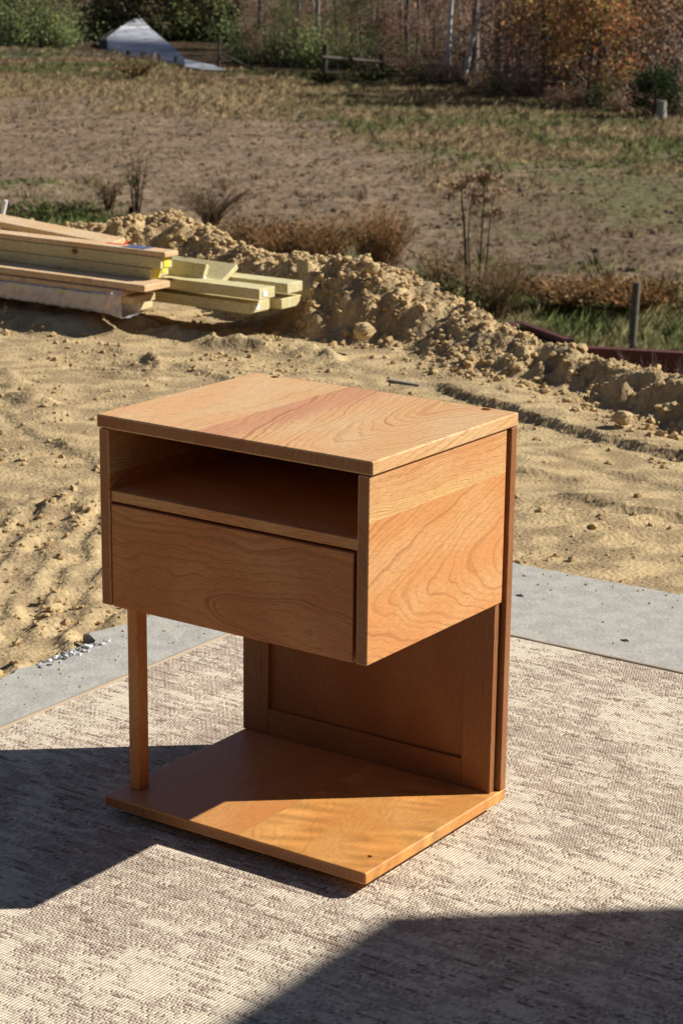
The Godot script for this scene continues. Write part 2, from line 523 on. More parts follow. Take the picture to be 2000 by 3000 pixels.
func rock(sd: int, rings := 5, segs := 7, rough := 0.35) -> ArrayMesh:
	var a := Acc.new()
	var nn := FastNoiseLite.new(); nn.seed = sd; nn.frequency = 0.9
	var P := func(i: int, j: int) -> Vector3:
		var th := PI * i / rings
		var ph := TAU * (j % segs) / segs + (0.3 * (i % 2))
		var d := Vector3(sin(th) * cos(ph), cos(th), sin(th) * sin(ph))
		return d * (1.0 + rough * 1.6 * nn.get_noise_3dv(d * 1.6)) * Vector3(1.0, 0.72, 0.85)
	for i in rings:
		for j in segs:
			var p0: Vector3 = P.call(i, j); var p1: Vector3 = P.call(i, j + 1); var p2: Vector3 = P.call(i + 1, j + 1); var p3: Vector3 = P.call(i + 1, j)
			for tr in [[p0, p1, p2], [p0, p2, p3]]:
				var m: Vector3 = (tr[1] - tr[0]).cross(tr[2] - tr[0])
				if m.length_squared() < 1e-9: continue
				m = m.normalized()
				if m.dot(tr[0] + tr[1] + tr[2]) < 0: m = -m
				a.tri(tr[0], tr[1], tr[2], m, m, m, Vector2(tr[0].x, tr[0].z), Vector2(tr[1].x, tr[1].z), Vector2(tr[2].x, tr[2].z))
	return a.mesh()

func scatter(called: String, mesh: Mesh, m: Material, places: Array, cols: Array, label: String, category: String) -> void:
	var mm := MultiMesh.new()
	mm.transform_format = MultiMesh.TRANSFORM_3D
	mm.use_colors = cols.size() > 0
	mm.mesh = mesh
	mm.instance_count = places.size()
	for i in places.size():
		mm.set_instance_transform(i, places[i])
		if cols.size(): mm.set_instance_color(i, cols[i])
	var o := MultiMeshInstance3D.new()
	o.multimesh = mm
	o.material_override = m
	o.name = numbered(called)
	add_child(o, true)
	tag(o, label, category, "", "stuff")

func rbasis(sc: float) -> Basis:
	return Basis.from_euler(Vector3(rng.randf_range(-0.6, 0.6), rng.randf() * TAU, rng.randf_range(-0.6, 0.6))).scaled(Vector3.ONE * sc)


# ---------------------------------------------------------------- plants
func dead_bush(n: int, hgt: float, spread: float, rad: float, col: Color, leaf: Color, leaves: int, lsize: float) -> ArrayMesh:
	var a := Acc.new()
	for i in n:
		var az := rng.randf() * TAU
		var out := spread * sqrt(rng.randf())
		var hh := hgt * rng.randf_range(0.6, 1.05)
		var dir := Vector3(cos(az), 0, sin(az))
		var b0 := dir * out * 0.18
		var pts := []
		var rs := []
		var kink := Vector3(rng.randf_range(-1, 1), 0, rng.randf_range(-1, 1)) * hgt * 0.05
		for k in 4:
			var f := k / 3.0
			pts.append(b0 + dir * out * f * f * 0.9 + kink * sin(f * 3.0) + Vector3(0, hh * (f - 0.12 * f * f * out / hgt), 0))
			rs.append(rad * (1.0 - 0.75 * f))
		var cc := col * rng.randf_range(0.7, 1.25); cc.a = 1
		a.tube(pts, rs, 3, cc, false)
		for s in 3:
			var f := rng.randf_range(0.35, 0.9)
			var p: Vector3 = pts[1].lerp(pts[3], f)
			var d := (Vector3(rng.randf_range(-1, 1), rng.randf_range(0.3, 1.2), rng.randf_range(-1, 1))).normalized() * hgt * rng.randf_range(0.08, 0.2)
			a.tube([p, p + d], [rad * 0.45, rad * 0.15], 3, cc, false)
		for s in leaves:
			var f := rng.randf_range(0.25, 1.0)
			var p: Vector3 = pts[1].lerp(pts[3], f) + Vector3(rng.randf_range(-1, 1), rng.randf_range(-1, 1), rng.randf_range(-1, 1)) * hgt * 0.05
			leaf_card(a, p, lsize * rng.randf_range(0.5, 1.3), leaf)
	return a.mesh()

func leaf_card(a: Acc, p: Vector3, s: float, col: Color) -> void:
	var u := Vector3(rng.randf_range(-1, 1), rng.randf_range(-1, 1), rng.randf_range(-1, 1)).normalized()
	var w := u.cross(Vector3(rng.randf_range(-1, 1), rng.randf_range(-1, 1), rng.randf_range(-1, 1))).normalized()
	var cc := col * rng.randf_range(0.6, 1.4)
	cc.r *= rng.randf_range(0.85, 1.2)
	cc.a = 1
	var m := u.cross(w).normalized()
	a.quad(p - u * s * 0.5, p + w * s * 0.28, p + u * s * 0.5, p - w * s * 0.28, m, Vector2(), Vector2(), Vector2(), Vector2(), cc)

func trunk_mesh(hgt: float, r: float, lean: float, limbs: int, col: Color, lo: float) -> Array:
	var a := Acc.new()
	var pts := []
	var rs := []
	var bend := Vector3(rng.randf_range(-1, 1), 0, rng.randf_range(-1, 1)) * lean
	for k in 7:
		var f := k / 6.0
		pts.append(Vector3(0, hgt * f, 0) + bend * f * f + Vector3(rng.randf_range(-1, 1), 0, rng.randf_range(-1, 1)) * hgt * 0.008 * k)
		rs.append(r * (1.25 if k == 0 else 1.0 - 0.8 * f))
	a.tube(pts, rs, 7, col, false)
	var tips := []
	for i in limbs:
		var f := rng.randf_range(lo, 0.97)
		var k := int(f * 6.0)
		var p: Vector3 = pts[k].lerp(pts[mini(k + 1, 6)], f * 6.0 - k)
		var az := rng.randf() * TAU
		var l := hgt * rng.randf_range(0.14, 0.3) * (1.15 - f * 0.6)
		var d := Vector3(cos(az), rng.randf_range(0.3, 0.9), sin(az)).normalized() * l
		var mid := p + d * 0.5 + Vector3(rng.randf_range(-1, 1), rng.randf_range(-0.5, 1), rng.randf_range(-1, 1)) * l * 0.1
		a.tube([p, mid, p + d], [r * 0.35 * (1.1 - f), r * 0.22 * (1.1 - f), r * 0.06], 4, col, false)
		tips.append(mid); tips.append(p + d)
		for s in 2:
			var q := mid.lerp(p + d, rng.randf())
			var e := q + (d * 0.35).rotated(Vector3.UP, rng.randf_range(-1.2, 1.2)) + Vector3(0, rng.randf_range(-0.1, 0.25) * l, 0)
			a.tube([q, e], [r * 0.14 * (1.1 - f), r * 0.03], 3, col, false)
			tips.append(e)
	return [a.mesh(), tips]

func crown_mesh(tips: Array, per: int, spread: float, ls: float, cols: Array) -> ArrayMesh:
	var a := Acc.new()
	for p in tips:
		var c: Color = cols[rng.randi() % cols.size()]
		var sp := spread * rng.randf_range(0.5, 1.2)
		for i in int(per * rng.randf_range(0.4, 1.4)):
			var o := Vector3(rng.randfn(0, 0.5), rng.randfn(0, 0.4), rng.randfn(0, 0.5)) * sp
			leaf_card(a, p + o, ls * rng.randf_range(0.6, 1.4), c)
	return a.mesh()


func _ready() -> void:
	rng.seed = 20251
	nz.seed = 11; nz.frequency = 1.0; nz.noise_type = FastNoiseLite.TYPE_SIMPLEX_SMOOTH; nz.fractal_type = FastNoiseLite.FRACTAL_FBM; nz.fractal_octaves = 2
	nf.seed = 5; nf.frequency = 1.0; nf.fractal_octaves = 4
	ncell.seed = 9; ncell.frequency = 1.0; ncell.noise_type = FastNoiseLite.TYPE_CELLULAR; ncell.cellular_return_type = FastNoiseLite.RETURN_DISTANCE
	# ---- camera, sky, sun
	var cam := Camera3D.new()
	cam.name = "camera"
	cam.position = Vector3(1.7848, 1.3007, 2.3031)
	cam.basis = Basis.from_euler(Vector3(-0.2646, 0.6045, 0.0111))
	add_child(cam)
	var att := CameraAttributesPhysical.new()
	att.frustum_focal_length = 49.98
	att.frustum_focus_distance = 2.95
	att.frustum_near = 0.05
	att.frustum_far = 3000.0
	att.exposure_aperture = 13.0
	cam.attributes = att
	cam.current = true
	var we := WorldEnvironment.new()
	we.name = "environment"
	var env := Environment.new()
	env.background_mode = Environment.BG_SKY
	env.tonemap_mode = Environment.TONE_MAPPER_LINEAR
	env.tonemap_exposure = 1.38
	env.sdfgi_enabled = true
	env.ssao_enabled = true
	env.ssil_enabled = true
	var sky := Sky.new()
	var sm := ProceduralSkyMaterial.new()
	sm.sky_top_color = Color(0.23, 0.295, 0.40)
	sm.sky_horizon_color = Color(0.46, 0.49, 0.525)
	sm.sky_curve = 0.12
	sm.ground_bottom_color = Color(0.25, 0.2, 0.15)
	sm.ground_horizon_color = Color(0.4, 0.4, 0.4)
	sm.sun_angle_max = 12.0
	sky.sky_material = sm
	env.sky = sky
	we.environment = env
	add_child(we)
	var sun := DirectionalLight3D.new()
	sun.name = "sun"
	sun.light_color = Color(1.0, 0.985, 0.95)
	sun.light_energy = 1.6
	sun.light_angular_distance = 0.5
	sun.shadow_enabled = true
	var dir := Vector3(-1.017, -1.0, 0.87).normalized()
	sun.basis = Basis.looking_at(dir, Vector3.UP)
	add_child(sun)

	setting()
	garage()
	woods()
	field_things()
	lumber()
	yard_things()
	rug()
	nightstand()


# ---------------------------------------------------------------- the setting
func zone(w: float, s: float, x: float, z: float) -> Array:   # [soil colour, share of tufts, colour of tufts, height of tufts]
	var n1 := nf.get_noise_2d(x * 0.11, z * 0.11)
	var n2 := nf.get_noise_2d(x * 0.45 + 9.0, z * 0.45)
	var n3 := nf.get_noise_2d(x * 1.6, z * 1.6 + 5.0)
	var soil := Color(0.262, 0.195, 0.135)
	var tan_ := Color(0.335, 0.25, 0.14)
	var brown := Color(0.215, 0.152, 0.092)
	var green := Color(0.115, 0.145, 0.050)
	var c := soil * (1.0 + 0.35 * n2 + 0.25 * n3)
	var share := 0.16
	var tc := brown
	var th := 0.05
	var wb := lerpf(70.0, 49.0, smoothstep(-5.0, 4.0, s)) + n1 * 14.0
	var far := smoothstep(wb, wb + 7.0, w)
	if far > 0.0:
		var mix_t := clampf(0.68 + n2 * 1.3 + n1 * 0.6, 0.0, 1.0)
		var g := tan_.lerp(brown, mix_t).lerp(green, clampf((n3 * 0.8 + n1 * 1.6 + 0.20 + 0.016 * s) * 1.4, 0.0, 0.85))
		if s < 0.0: g = g.lerp(tan_, smoothstep(66.0, 74.0, w) * (1.0 - smoothstep(80.0, 86.0, w)) * 0.7)
		c = c.lerp(g * 0.85, far)
		share = lerpf(share, 0.4, far)
		tc = g
		th = 0.075
	var near := 1.0 - smoothstep(33.0 + n1 * 6.0, 38.0 + n1 * 6.0, w - (9.0 * smoothstep(-1.5, -5.0, s)))
	if near > 0.0:
		var g := green.lerp(tan_, clampf(0.30 + n2 * 1.4, 0.0, 1.0)).lerp(brown, clampf(0.12 - n1 * 1.5 + n3, 0.0, 0.9))
		c = c.lerp(g * 0.9, near)
		share = lerpf(share, 0.45, near)
		tc = g.lerp(green * 1.2, 0.2)
		th = 0.08
	elif s > 1.0 and w < wb:
		c = c * lerpf(1.0, 0.72, smoothstep(1.0, 4.0, s))
		c = c.lerp(green * 1.25, clampf(0.22 + n1 * 0.8 + n3 * 0.4, 0.0, 0.55) * smoothstep(1.0, 4.0, s))
	if s < -8.0 and w > 97.0: c = c.lerp(Color(0.30, 0.29, 0.27), smoothstep(97.0, 99.0, w) * (1.0 - smoothstep(103.0, 105.0, w)) * 0.8)
	var tl := treeline(s)
	if w > tl - 2.0:
		c = c.lerp(Color(0.075, 0.052, 0.033) * (1.0 + 0.4 * n3), smoothstep(tl - 2.0, tl + 1.5, w + n2 * 3.0))
	c.a = 1.0
	return [c, share, tc, th]

func treeline(s: float) -> float:
	var T := [[-60.0, 150.0], [-17.0, 107.0], [-11.0, 101.0], [-5.3, 91.5], [-1.0, 88.0], [3.9, 83.5], [7.3, 72.5], [10.4, 67.5], [13.0, 72.0], [40.0, 84.0], [90.0, 90.0]]
	for i in T.size() - 1:
		if s <= T[i + 1][0]:
			return lerpf(T[i][1], T[i + 1][1], clampf((s - T[i][0]) / (T[i + 1][0] - T[i][0]), 0.0, 1.0))
	return 40.0

func setting() -> void:
	# the field, one sheet out to the horizon
	var us := axis(-16.0, 16.0, 0.16, -420.0, 420.0, 1.22)
	var vs := axis(23.0, 108.0, 0.22, -300.0, 900.0, 1.2)
	var P := func(u: float, v: float) -> Vector3:
		var q := wpos(v, u)
		return Vector3(q.x, field_h(q.x, q.y), q.y)
	var cols := PackedColorArray()
	cols.resize(us.size() * vs.size())
	for j in vs.size():
		for i in us.size():
			var q := wpos(vs[j], us[i])
			cols[j * us.size() + i] = zone(vs[j], us[i], q.x, q.y)[0]
	var fm := vmat(0.95)
	fm.heightmap_enabled = true
	fm.heightmap_texture = height_tex(512, 71, 0.05, 4)
	fm.heightmap_scale = 1.8
	fm.uv1_scale = Vector3(0.35, 0.35, 0.35)
	fm.albedo_texture = speckle_tex(1024, Color8(205, 200, 194), Color8(255, 252, 248), Color8(160, 150, 138), 91, 1.0)
	tag(obj("field", grid(us, vs, P, cols), fm), "", "", "", "structure")
	# the dirt yard with its windrow
	var xs := axis(-4.8, 0.75, 0.0145, -12.0, 10.0, 1.2)
	var zs := axis(-4.75, 0.25, 0.0145, -7.0, 14.0, 1.2)
	var Y := func(x: float, z: float) -> Vector3:
		var h := yard_h(x, z)
		return Vector3(x, h, z)
	var dm := mat(Color.WHITE, 0.95, speckle_tex(1024, Color8(152, 131, 100), Color8(186, 162, 122), Color8(208, 188, 154), 21, 0.75))
	dm.metallic_specular = 0.15
	dm.uv1_scale = Vector3(0.55, 0.55, 0.55)
	dm.heightmap_enabled = true
	dm.heightmap_texture = height_tex(1024, 33, 0.11, 4)
	dm.heightmap_scale = 0.32
	tex_cache["dirt"] = dm
	tag(obj("dirt_yard", grid(xs, zs, Y), dm), "", "", "", "structure")
	# concrete slab with a broken edge at the left
	var cm := mat(Color.WHITE, 0.88, speckle_tex(1024, Color8(160, 156, 148), Color8(174, 169, 159), Color8(204, 200, 190), 55, 0.8))
	cm.uv1_scale = Vector3(1.3, 1.3, 1.3)
	cm.heightmap_enabled = true
	cm.heightmap_texture = height_tex(512, 12, 0.11, 3)
	cm.heightmap_scale = 0.07
	tag(obj("concrete_slab", slab_mesh(), cm), "", "", "", "structure")
	# clods and crumbs lying on the yard and the windrow
	var cd := mat(Color8(182, 156, 115), 0.95)
	cd.metallic_specular = 0.15
	for k in 3:
		var pl := []
		var tries := 0
		while pl.size() < 6000 and tries < 60000:
			tries += 1
			var x := rng.randf_range(-4.7, 0.7)
			var z := rng.randf_range(-4.6, 0.1)
			var q := ws(x, z)
			if q.x < 2.2 or absf(q.y) > 0.175 * q.x + 0.2: continue
			if x > -0.86 and z > -1.62: continue
			var dens := 0.07 + 0.30 * smoothstep(0.0, 0.5, nz.get_noise_2d(x * 1.7 + 30.0, z * 1.7))
			var big := 1.0
			for i in range(2, CREST.size() - 2):
				if x <= CREST[i].x and x > CREST[i + 1].x:
					var sg := seg_at(Vector2(x, z), Vector2(CREST[i].x, CREST[i].z), Vector2(CREST[i + 1].x, CREST[i + 1].z))
					if sg.y > -0.30 and sg.y < 0.2:
						dens = (1.0 - 0.7 * smoothstep(0.15, 0.3, -sg.y)) * (0.45 if x > -1.5 else 1.0); big = 1.5
					elif sg.y > 0.2: dens = 0.0
			var zz := z - 0.15 * x
			if x > -1.3 and zz > -2.6 and zz < -2.1: dens *= 0.12
			if rng.randf() > dens: continue
			var sz := 0.0010 + 0.010 * pow(rng.randf(), 7.0) * big + 0.0014 * big
			pl.append(Transform3D(rbasis(sz), Vector3(x, yard_h(x, z) + sz * 0.12, z)))
		scatter("dirt_clods", rock(100 + k, 4, 6, 0.55), cd, pl, [], "", "")

func slab_mesh() -> ArrayMesh:
	var out := [Vector2(-0.8000, 9.0000), Vector2(-0.7900, 2.0000), Vector2(-0.8166, 0.3766), Vector2(-0.8115, -0.1296), Vector2(-0.8166, -0.3725), Vector2(-0.8318, -0.4332), Vector2(-0.8217, -0.4839), Vector2(-0.8034, -0.5345), Vector2(-0.7964, -0.5952), Vector2(-0.8166, -0.6357), Vector2(-0.8672, -0.6813), Vector2(-0.8571, -0.7167), Vector2(-0.8439, -0.7673), Vector2(-0.8419, -0.8382), Vector2(-0.8419, -1.2431), Vector2(-0.8318, -1.5923), Vector2(-0.4269, -1.5873), Vector2(-0.0220, -1.5974), Vector2(0.9903, -1.5974), Vector2(2.9050, -1.5500), Vector2(2.9050, 9.0000)]
	var pts := PackedVector2Array()
	for i in out.size():
		var a: Vector2 = out[i]
		var b: Vector2 = out[(i + 1) % out.size()]
		var vis := a.y < 0.6 and b.y < 0.6 and a.x < 1.2
		var n := maxi(1, int(a.distance_to(b) / (0.018 if vis else 1.0)))
		for k in n:
			var p := a.lerp(b, float(k) / n)
			if vis: p += Vector2(nz.get_noise_2d(p.x * 30.0, p.y * 30.0), nz.get_noise_2d(p.x * 30.0 + 9.0, p.y * 30.0)) * (0.009 if a.x < -0.5 and a.y > -1.5 else 0.005)
			pts.append(p)
	var acc := Acc.new()
	var tri := Geometry2D.triangulate_polygon(pts)
	var top := -0.022
	for k in range(0, tri.size(), 3):
		var q := []
		for e in 3: q.append(Vector3(pts[tri[k + e]].x, top, pts[tri[k + e]].y))
		acc.tri(q[0], q[1], q[2], Vector3.UP, Vector3.UP, Vector3.UP, Vector2(q[0].x, q[0].z), Vector2(q[1].x, q[1].z), Vector2(q[2].x, q[2].z))
	var N := pts.size()
	var rings := []
	for lv in 4:
		var ring := []
		for i in N:
			var p := pts[i]
			var d := (pts[(i + 1) % N] - pts[(i + N - 1) % N]).normalized()
			var o := Vector2(d.y, -d.x)
			if o.dot(p - Vector2(1.0, 1.0)) < 0: o = -o
			var brk := (1.0 if p.x < -0.5 and p.y > -1.5 else 0.35)
			var chip := brk * (1.0 + 0.8 * smoothstep(0.11, 0.0, absf(p.y + 0.565)))
			var e: float = [0.0, 0.012, 0.020, 0.024][lv] * chip * (0.9 + 0.4 * nz.get_noise_2d(p.x * 30.0 + lv * 5.0, p.y * 30.0))
			var y: float = [top, top - 0.008, top - 0.028, -0.16][lv] - (0.006 * chip * nz.get_noise_2d(p.x * 60.0, p.y * 60.0 + lv) if lv in [1, 2] else 0.0)
			ring.append(Vector3(p.x + o.x * e, y, p.y + o.y * e))
		rings.append(ring)
	for lv in 3:
		for i in N:
			var j := (i + 1) % N
			var p0: Vector3 = rings[lv][i]; var p1: Vector3 = rings[lv][j]; var p2: Vector3 = rings[lv + 1][j]; var p3: Vector3 = rings[lv + 1][i]
			for tr in [[p0, p1, p2], [p0, p2, p3]]:
				var m: Vector3 = (tr[1] - tr[0]).cross(tr[2] - tr[0]).normalized()
				if m.y < -0.02 or (absf(m.y) <= 0.02 and m.dot(Vector3(tr[0].x - 1.0, 0, tr[0].z - 1.0)) < 0): m = -m
				acc.tri(tr[0], tr[1], tr[2], m, m, m, Vector2(tr[0].x, tr[0].z + tr[0].y), Vector2(tr[1].x, tr[1].z + tr[1].y), Vector2(tr[2].x, tr[2].z + tr[2].y))
	return acc.mesh()

func garage() -> void:
	var g := thing("garage", "pale sided garage wall with low gable roof beside the slab", "garage", Vector3(2.854, -0.176, -2.154))
	var a := Acc.new()
	a.box(Vector3(3.3, 1.34, 6.0), Vector3(6.6, 2.66, 12.0))
	obj("wall", a.mesh(), mat(Color8(128, 120, 108), 0.8), g)
	var r := Acc.new()
	var p := [Vector3(0, 2.675, 0), Vector3(3.3, 3.7, 0), Vector3(6.6, 2.675, 0), Vector3(0, 2.675, 12.0), Vector3(3.3, 3.7, 12.0), Vector3(6.6, 2.675, 12.0)]
	r.flat(p[0], p[2], p[1]); r.flat(p[3], p[4], p[5])
	for q in [[0, 3, 4, 1], [1, 4, 5, 2], [0, 2, 5, 3]]:
		r.flat(p[q[0]], p[q[1]], p[q[2]]); r.flat(p[q[0]], p[q[2]], p[q[3]])
	obj("roof", r.mesh(), mat(Color8(85, 80, 78), 0.9), g)
	var wg := Acc.new()  # unseen dark wing added behind the camera to block the front sky
	wg.box(Vector3(-4.1, 1.6, 9.0), Vector3(8.19, 3.2, 4.6))
	obj("sky_block_wing", wg.mesh(), mat(Color8(84, 74, 64), 0.85), g)
	var bay := Acc.new()  # dark panel for an open doorway, added with the unseen wing
	bay.box(Vector3(-3.4, 1.2, 6.69), Vector3(5.0, 2.4, 0.03))
	obj("added_bay_panel", bay.mesh(), mat(Color8(60, 54, 48), 0.7), g)


# ---------------------------------------------------------------- woods
func woods() -> void:
	var bark := vmat(0.9)
	var leafm := vmat(0.75, 1.0)
	var barks := [Color(0.15, 0.13, 0.11), Color(0.22, 0.19, 0.165), Color(0.10, 0.085, 0.07)]
	var rust := [Color(0.40, 0.23, 0.14), Color(0.46, 0.30, 0.19), Color(0.32, 0.23, 0.17), Color(0.40, 0.33, 0.24), Color(0.30, 0.21, 0.16)]
	var red := [Color(0.34, 0.17, 0.12), Color(0.36, 0.24, 0.17), Color(0.28, 0.20, 0.15)]
	var gold := [Color(0.48, 0.30, 0.10), Color(0.36, 0.28, 0.11), Color(0.38, 0.20, 0.09)]
	var olive := [Color(0.16, 0.19, 0.075), Color(0.21, 0.22, 0.09), Color(0.13, 0.14, 0.065), Color(0.24, 0.21, 0.11)]
	var greens := [Color(0.27, 0.34, 0.13), Color(0.22, 0.26, 0.11), Color(0.38, 0.46, 0.17), Color(0.18, 0.20, 0.10)]
	var under := []
	var kinds := [["rust leaved", rust], ["red leaved", red], ["golden leaved", gold], ["rust leaved", rust], ["olive leaved", olive]]
	for k in 5:
		var tm := trunk_mesh(rng.randf_range(4.6, 6.2), 0.07, 0.5, 22, barks[k % 3], 0.12)
		var root := Node3D.new()
		obj("trunk", tm[0], bark, root)
		obj("crown", crown_mesh(tm[1], 24, 0.95, 0.14, kinds[k][1]), leafm, root)
		under.append(root)
	var tall := []
	for k in 4:
		var tm := trunk_mesh(rng.randf_range(13.0, 17.0), [0.11, 0.15, 0.08, 0.18][k], 0.9, 26, barks[k % 3], 0.28)
		var root := Node3D.new()
		obj("trunk", tm[0], bark, root)
		obj("crown", crown_mesh(tm[1], 1, 1.5, 0.2, [rust, olive, rust, gold][k]), leafm, root)
		tall.append(root)
	var bushes := []
	for k in 4:
		var a := Acc.new()
		var tips := []
		for i in 26:
			var az := rng.randf() * TAU
			var o := Vector3(cos(az), 0, sin(az)) * rng.randf_range(0.3, 1.5)
			var t := o + Vector3(0, rng.randf_range(0.5, 2.4) * (1.15 - o.length() * 0.35), 0)
			a.tube([o * 0.15, (o * 0.6 + t) * 0.5, t], [0.02, 0.014, 0.005], 3, barks[0], false)
			tips.append(t); tips.append(t * 0.7); tips.append(t * 0.4)
		var root := Node3D.new()
		obj("stem", a.mesh(), bark, root)
		obj("crown", crown_mesh(tips, 30, 0.7, 0.13, [greens, olive, rust, greens][k]), leafm, root)
		bushes.append(root)
	var clear := func(s: float, w: float) -> float: return maxf(w, 115.0) if s > -13.5 and s < -4.6 else w
	var put := func(o: Node3D, called: String, label: String, cat: String, grp: String, w: float, s: float, sc: float) -> Node3D:
		var c := copy(o, called, label, cat, grp)
		var q := wpos(clear.call(s, w), s)
		c.position = Vector3(q.x, field_h(q.x, q.y) - 0.05, q.y)
		c.rotation.y = rng.randf() * TAU
		c.scale = Vector3.ONE * sc
		return c
	# green thicket at the far left
	for i in 16:
		var s := -19.0 + i * 0.85
		put.call(bushes[[0, 3, 1][i % 3]], "thicket_shrub", "leafy green shrub in the thicket left of the collapsed shed", "shrub", "green thicket shrubs", treeline(s) + rng.randf_range(0.5, 4.0), s, rng.randf_range(0.9, 1.35))
	# shrubs behind the shed and the rail fence
	for i in 10:
		var s := -5.2 + i * 0.75
		put.call(bushes[[1, 0, 1, 1][i % 4]], "edge_shrub", "olive green shrub behind the rail fence", "shrub", "olive shrubs behind the rail fence", treeline(s) + rng.randf_range(3.0, 6.0), s, rng.randf_range(0.6, 1.0))
	for i in 14:
		var s := 2.2 + i * 0.7
		put.call(bushes[[2, 1, 2, 2][i % 4]], "low_shrub", "low rusty shrub at the foot of the autumn woods", "shrub", "low shrubs along the woods", treeline(s) + rng.randf_range(-0.3, 2.5), s, rng.randf_range(0.3, 0.6))
	# understory, reddening to the right
	for i in 130:
		var s := rng.randf_range(-21.0, 17.0)
		var w := treeline(s) + 2.0 + 26.0 * pow(rng.randf(), 1.4)
		var f := rng.randf()
		var k := 0
		if s < -6.0: k = 4 if f < 0.6 else 0
		elif s < 1.0: k = [0, 1, 4, 3][int(f * 4)]
		else: k = [0, 1, 2, 3, 3][int(f * 5)]
		var big := rng.randf_range(0.75, 1.2)
		if w > 87.0 and w < 116.0 and s > -8.0 and s < 5.0: big *= 0.6
		put.call(under[k], "understory_tree", "thin young tree with %s branches in the woods" % kinds[k][0], "tree", "young %s trees in the woods" % kinds[k][0], w, s, big)
	for i in 90:
		var s := rng.randf_range(-28.0, 24.0)
		var w := treeline(s) + 5.0 + 52.0 * pow(rng.randf(), 1.3)
		put.call(tall[i % 4], "woodland_tree", "tall dark trunked tree standing back in the woods", "tree", "tall trees of the woods", w, s, rng.randf_range(0.8, 1.15))
	# deeper woods close the view
	for i in 130:
		var s := rng.randf_range(-44.0, 38.0)
		var w := treeline(clampf(s, -30.0, 30.0)) + 30.0 + 60.0 * rng.randf()
		put.call(under[[0, 3, 4, 0, 1][i % 5]], "deep_woods_tree", "distant thin tree deep inside the autumn woods", "tree", "distant trees deep in the woods", w, s, rng.randf_range(1.0, 1.7))
	# trunks one can tell apart
	var dk := trunk_mesh(13.0, 0.17, 0.3, 14, Color(0.05, 0.04, 0.033), 0.4)
	for e in [[101.4, 1.0, "thick dark tree trunk behind the rail fence, the left of two"], [101.6, 1.52, "thick dark tree trunk behind the rail fence, the right of two"]]:
		var q := wpos(e[0], e[1])
		var t := thing("dark_tree", e[2], "tree", Vector3(q.x, -4.25, q.y))
		var use: Array = dk
		obj("trunk", use[0], bark, t)
		obj("crown", crown_mesh(use[1], 10, 1.4, 0.2, rust), leafm, t)
	var pale := Color(0.55, 0.52, 0.48)
	var b := Acc.new()
	b.tube([Vector3(0, -0.1, 0), Vector3(0.02, 0.8, 0), Vector3(0.0, 1.5, 0), Vector3(0.05, 2.5, 0.02), Vector3(0.2, 5.0, 0), Vector3(0.3, 8.5, 0)], [0.12, 0.1, 0.095, 0.09, 0.07, 0.02], 7, pale)
	b.tube([Vector3(0.0, 1.45, 0), Vector3(0.5, 1.75, 0.1), Vector3(1.0, 2.0, -0.3)], [0.04, 0.03, 0.01], 4, pale)
	var bt := thing("birch_tree", "white barked slender tree at the woods' edge right of the rail fence", "tree", Vector3(-42.62, -4.2, -68.87))
	obj("trunk", b.mesh(), bark, bt)
	obj("crown", crown_mesh([Vector3(0.5, 5.2, 0.2), Vector3(-0.6, 6.2, 0), Vector3(0.3, 7.4, -0.4), Vector3(0.3, 8.4, 0), Vector3(1.0, 2.0, -0.3)], 60, 0.9, 0.14, gold), leafm, bt)
	var b2 := Acc.new()
	b2.tube([Vector3(-0.45, -0.1, 0), Vector3(-0.1, 1.5, 0), Vector3(0.32, 3.1, -0.2), Vector3(0.7, 6.5, -0.3), Vector3(0.8, 9.0, -0.3)], [0.1, 0.085, 0.08, 0.05, 0.02], 7, pale)
	var bt2 := thing("leaning_birch", "white barked tree leaning to the right behind the slender pale one", "tree", Vector3(-42.45, -4.2, -70.45))
	obj("trunk", b2.mesh(), bark, bt2)
	obj("crown", crown_mesh([Vector3(0.7, 6.4, 0), Vector3(0.2, 7.4, 0.5), Vector3(1.2, 8.0, -0.6), Vector3(0.8, 9.0, -0.3)], 60, 0.9, 0.14, rust), leafm, bt2)
	# broad orange tree at the right edge of the woods
	var ot := trunk_mesh(6.4, 0.1, 0.3, 34, barks[0], 0.08)
	var q3 := wpos(73.5, 8.2)
	var o3 := thing("orange_tree", "broad bright orange leaved tree at the right of the woods", "tree", Vector3(q3.x, -4.25, q3.y))
	obj("trunk", ot[0], bark, o3)
	obj("crown", crown_mesh(ot[1], 34, 0.75, 0.14, [Color(0.50, 0.22, 0.09), Color(0.46, 0.27, 0.10), Color(0.42, 0.18, 0.10), Color(0.34, 0.26, 0.11)]), leafm, o3)
	# ivy-grown bush above a pale stump
	var st := thing("tree_stump", "pale cut tree stump at the right edge of the field", "stump", Vector3(-28.55, -4.22, -58.9))
	var sa := Acc.new()
	sa.tube([Vector3(0, -0.1, 0), Vector3(0, 0.12, 0), Vector3(0.01, 0.3, 0), Vector3(0.02, 0.62, 0.01)], [0.26, 0.19, 0.165, 0.155], 11, Color(0.36, 0.33, 0.29))
	obj("stump_wood", sa.mesh(), bark, st)
	var ev := thing("evergreen_bush", "dark evergreen bush standing over the pale stump", "bush", Vector3(-28.95, -4.22, -59.25))
	var et := []
	var ea := Acc.new()
	for i in 80:
		var hh := rng.randf_range(0.3, 2.1)
		var az := rng.randf() * TAU
		var tp := Vector3(cos(az) * 0.6, hh, sin(az) * 0.6) * (1.1 - 0.2 * hh)
		ea.tube([Vector3(0, hh * 0.7, 0), tp], [0.02, 0.006], 3, barks[2], false)
		et.append(tp)
	ea.tube([Vector3(0, 0, 0), Vector3(0, 2.0, 0)], [0.07, 0.03], 5, barks[2])
	obj("stem", ea.mesh(), bark, ev)
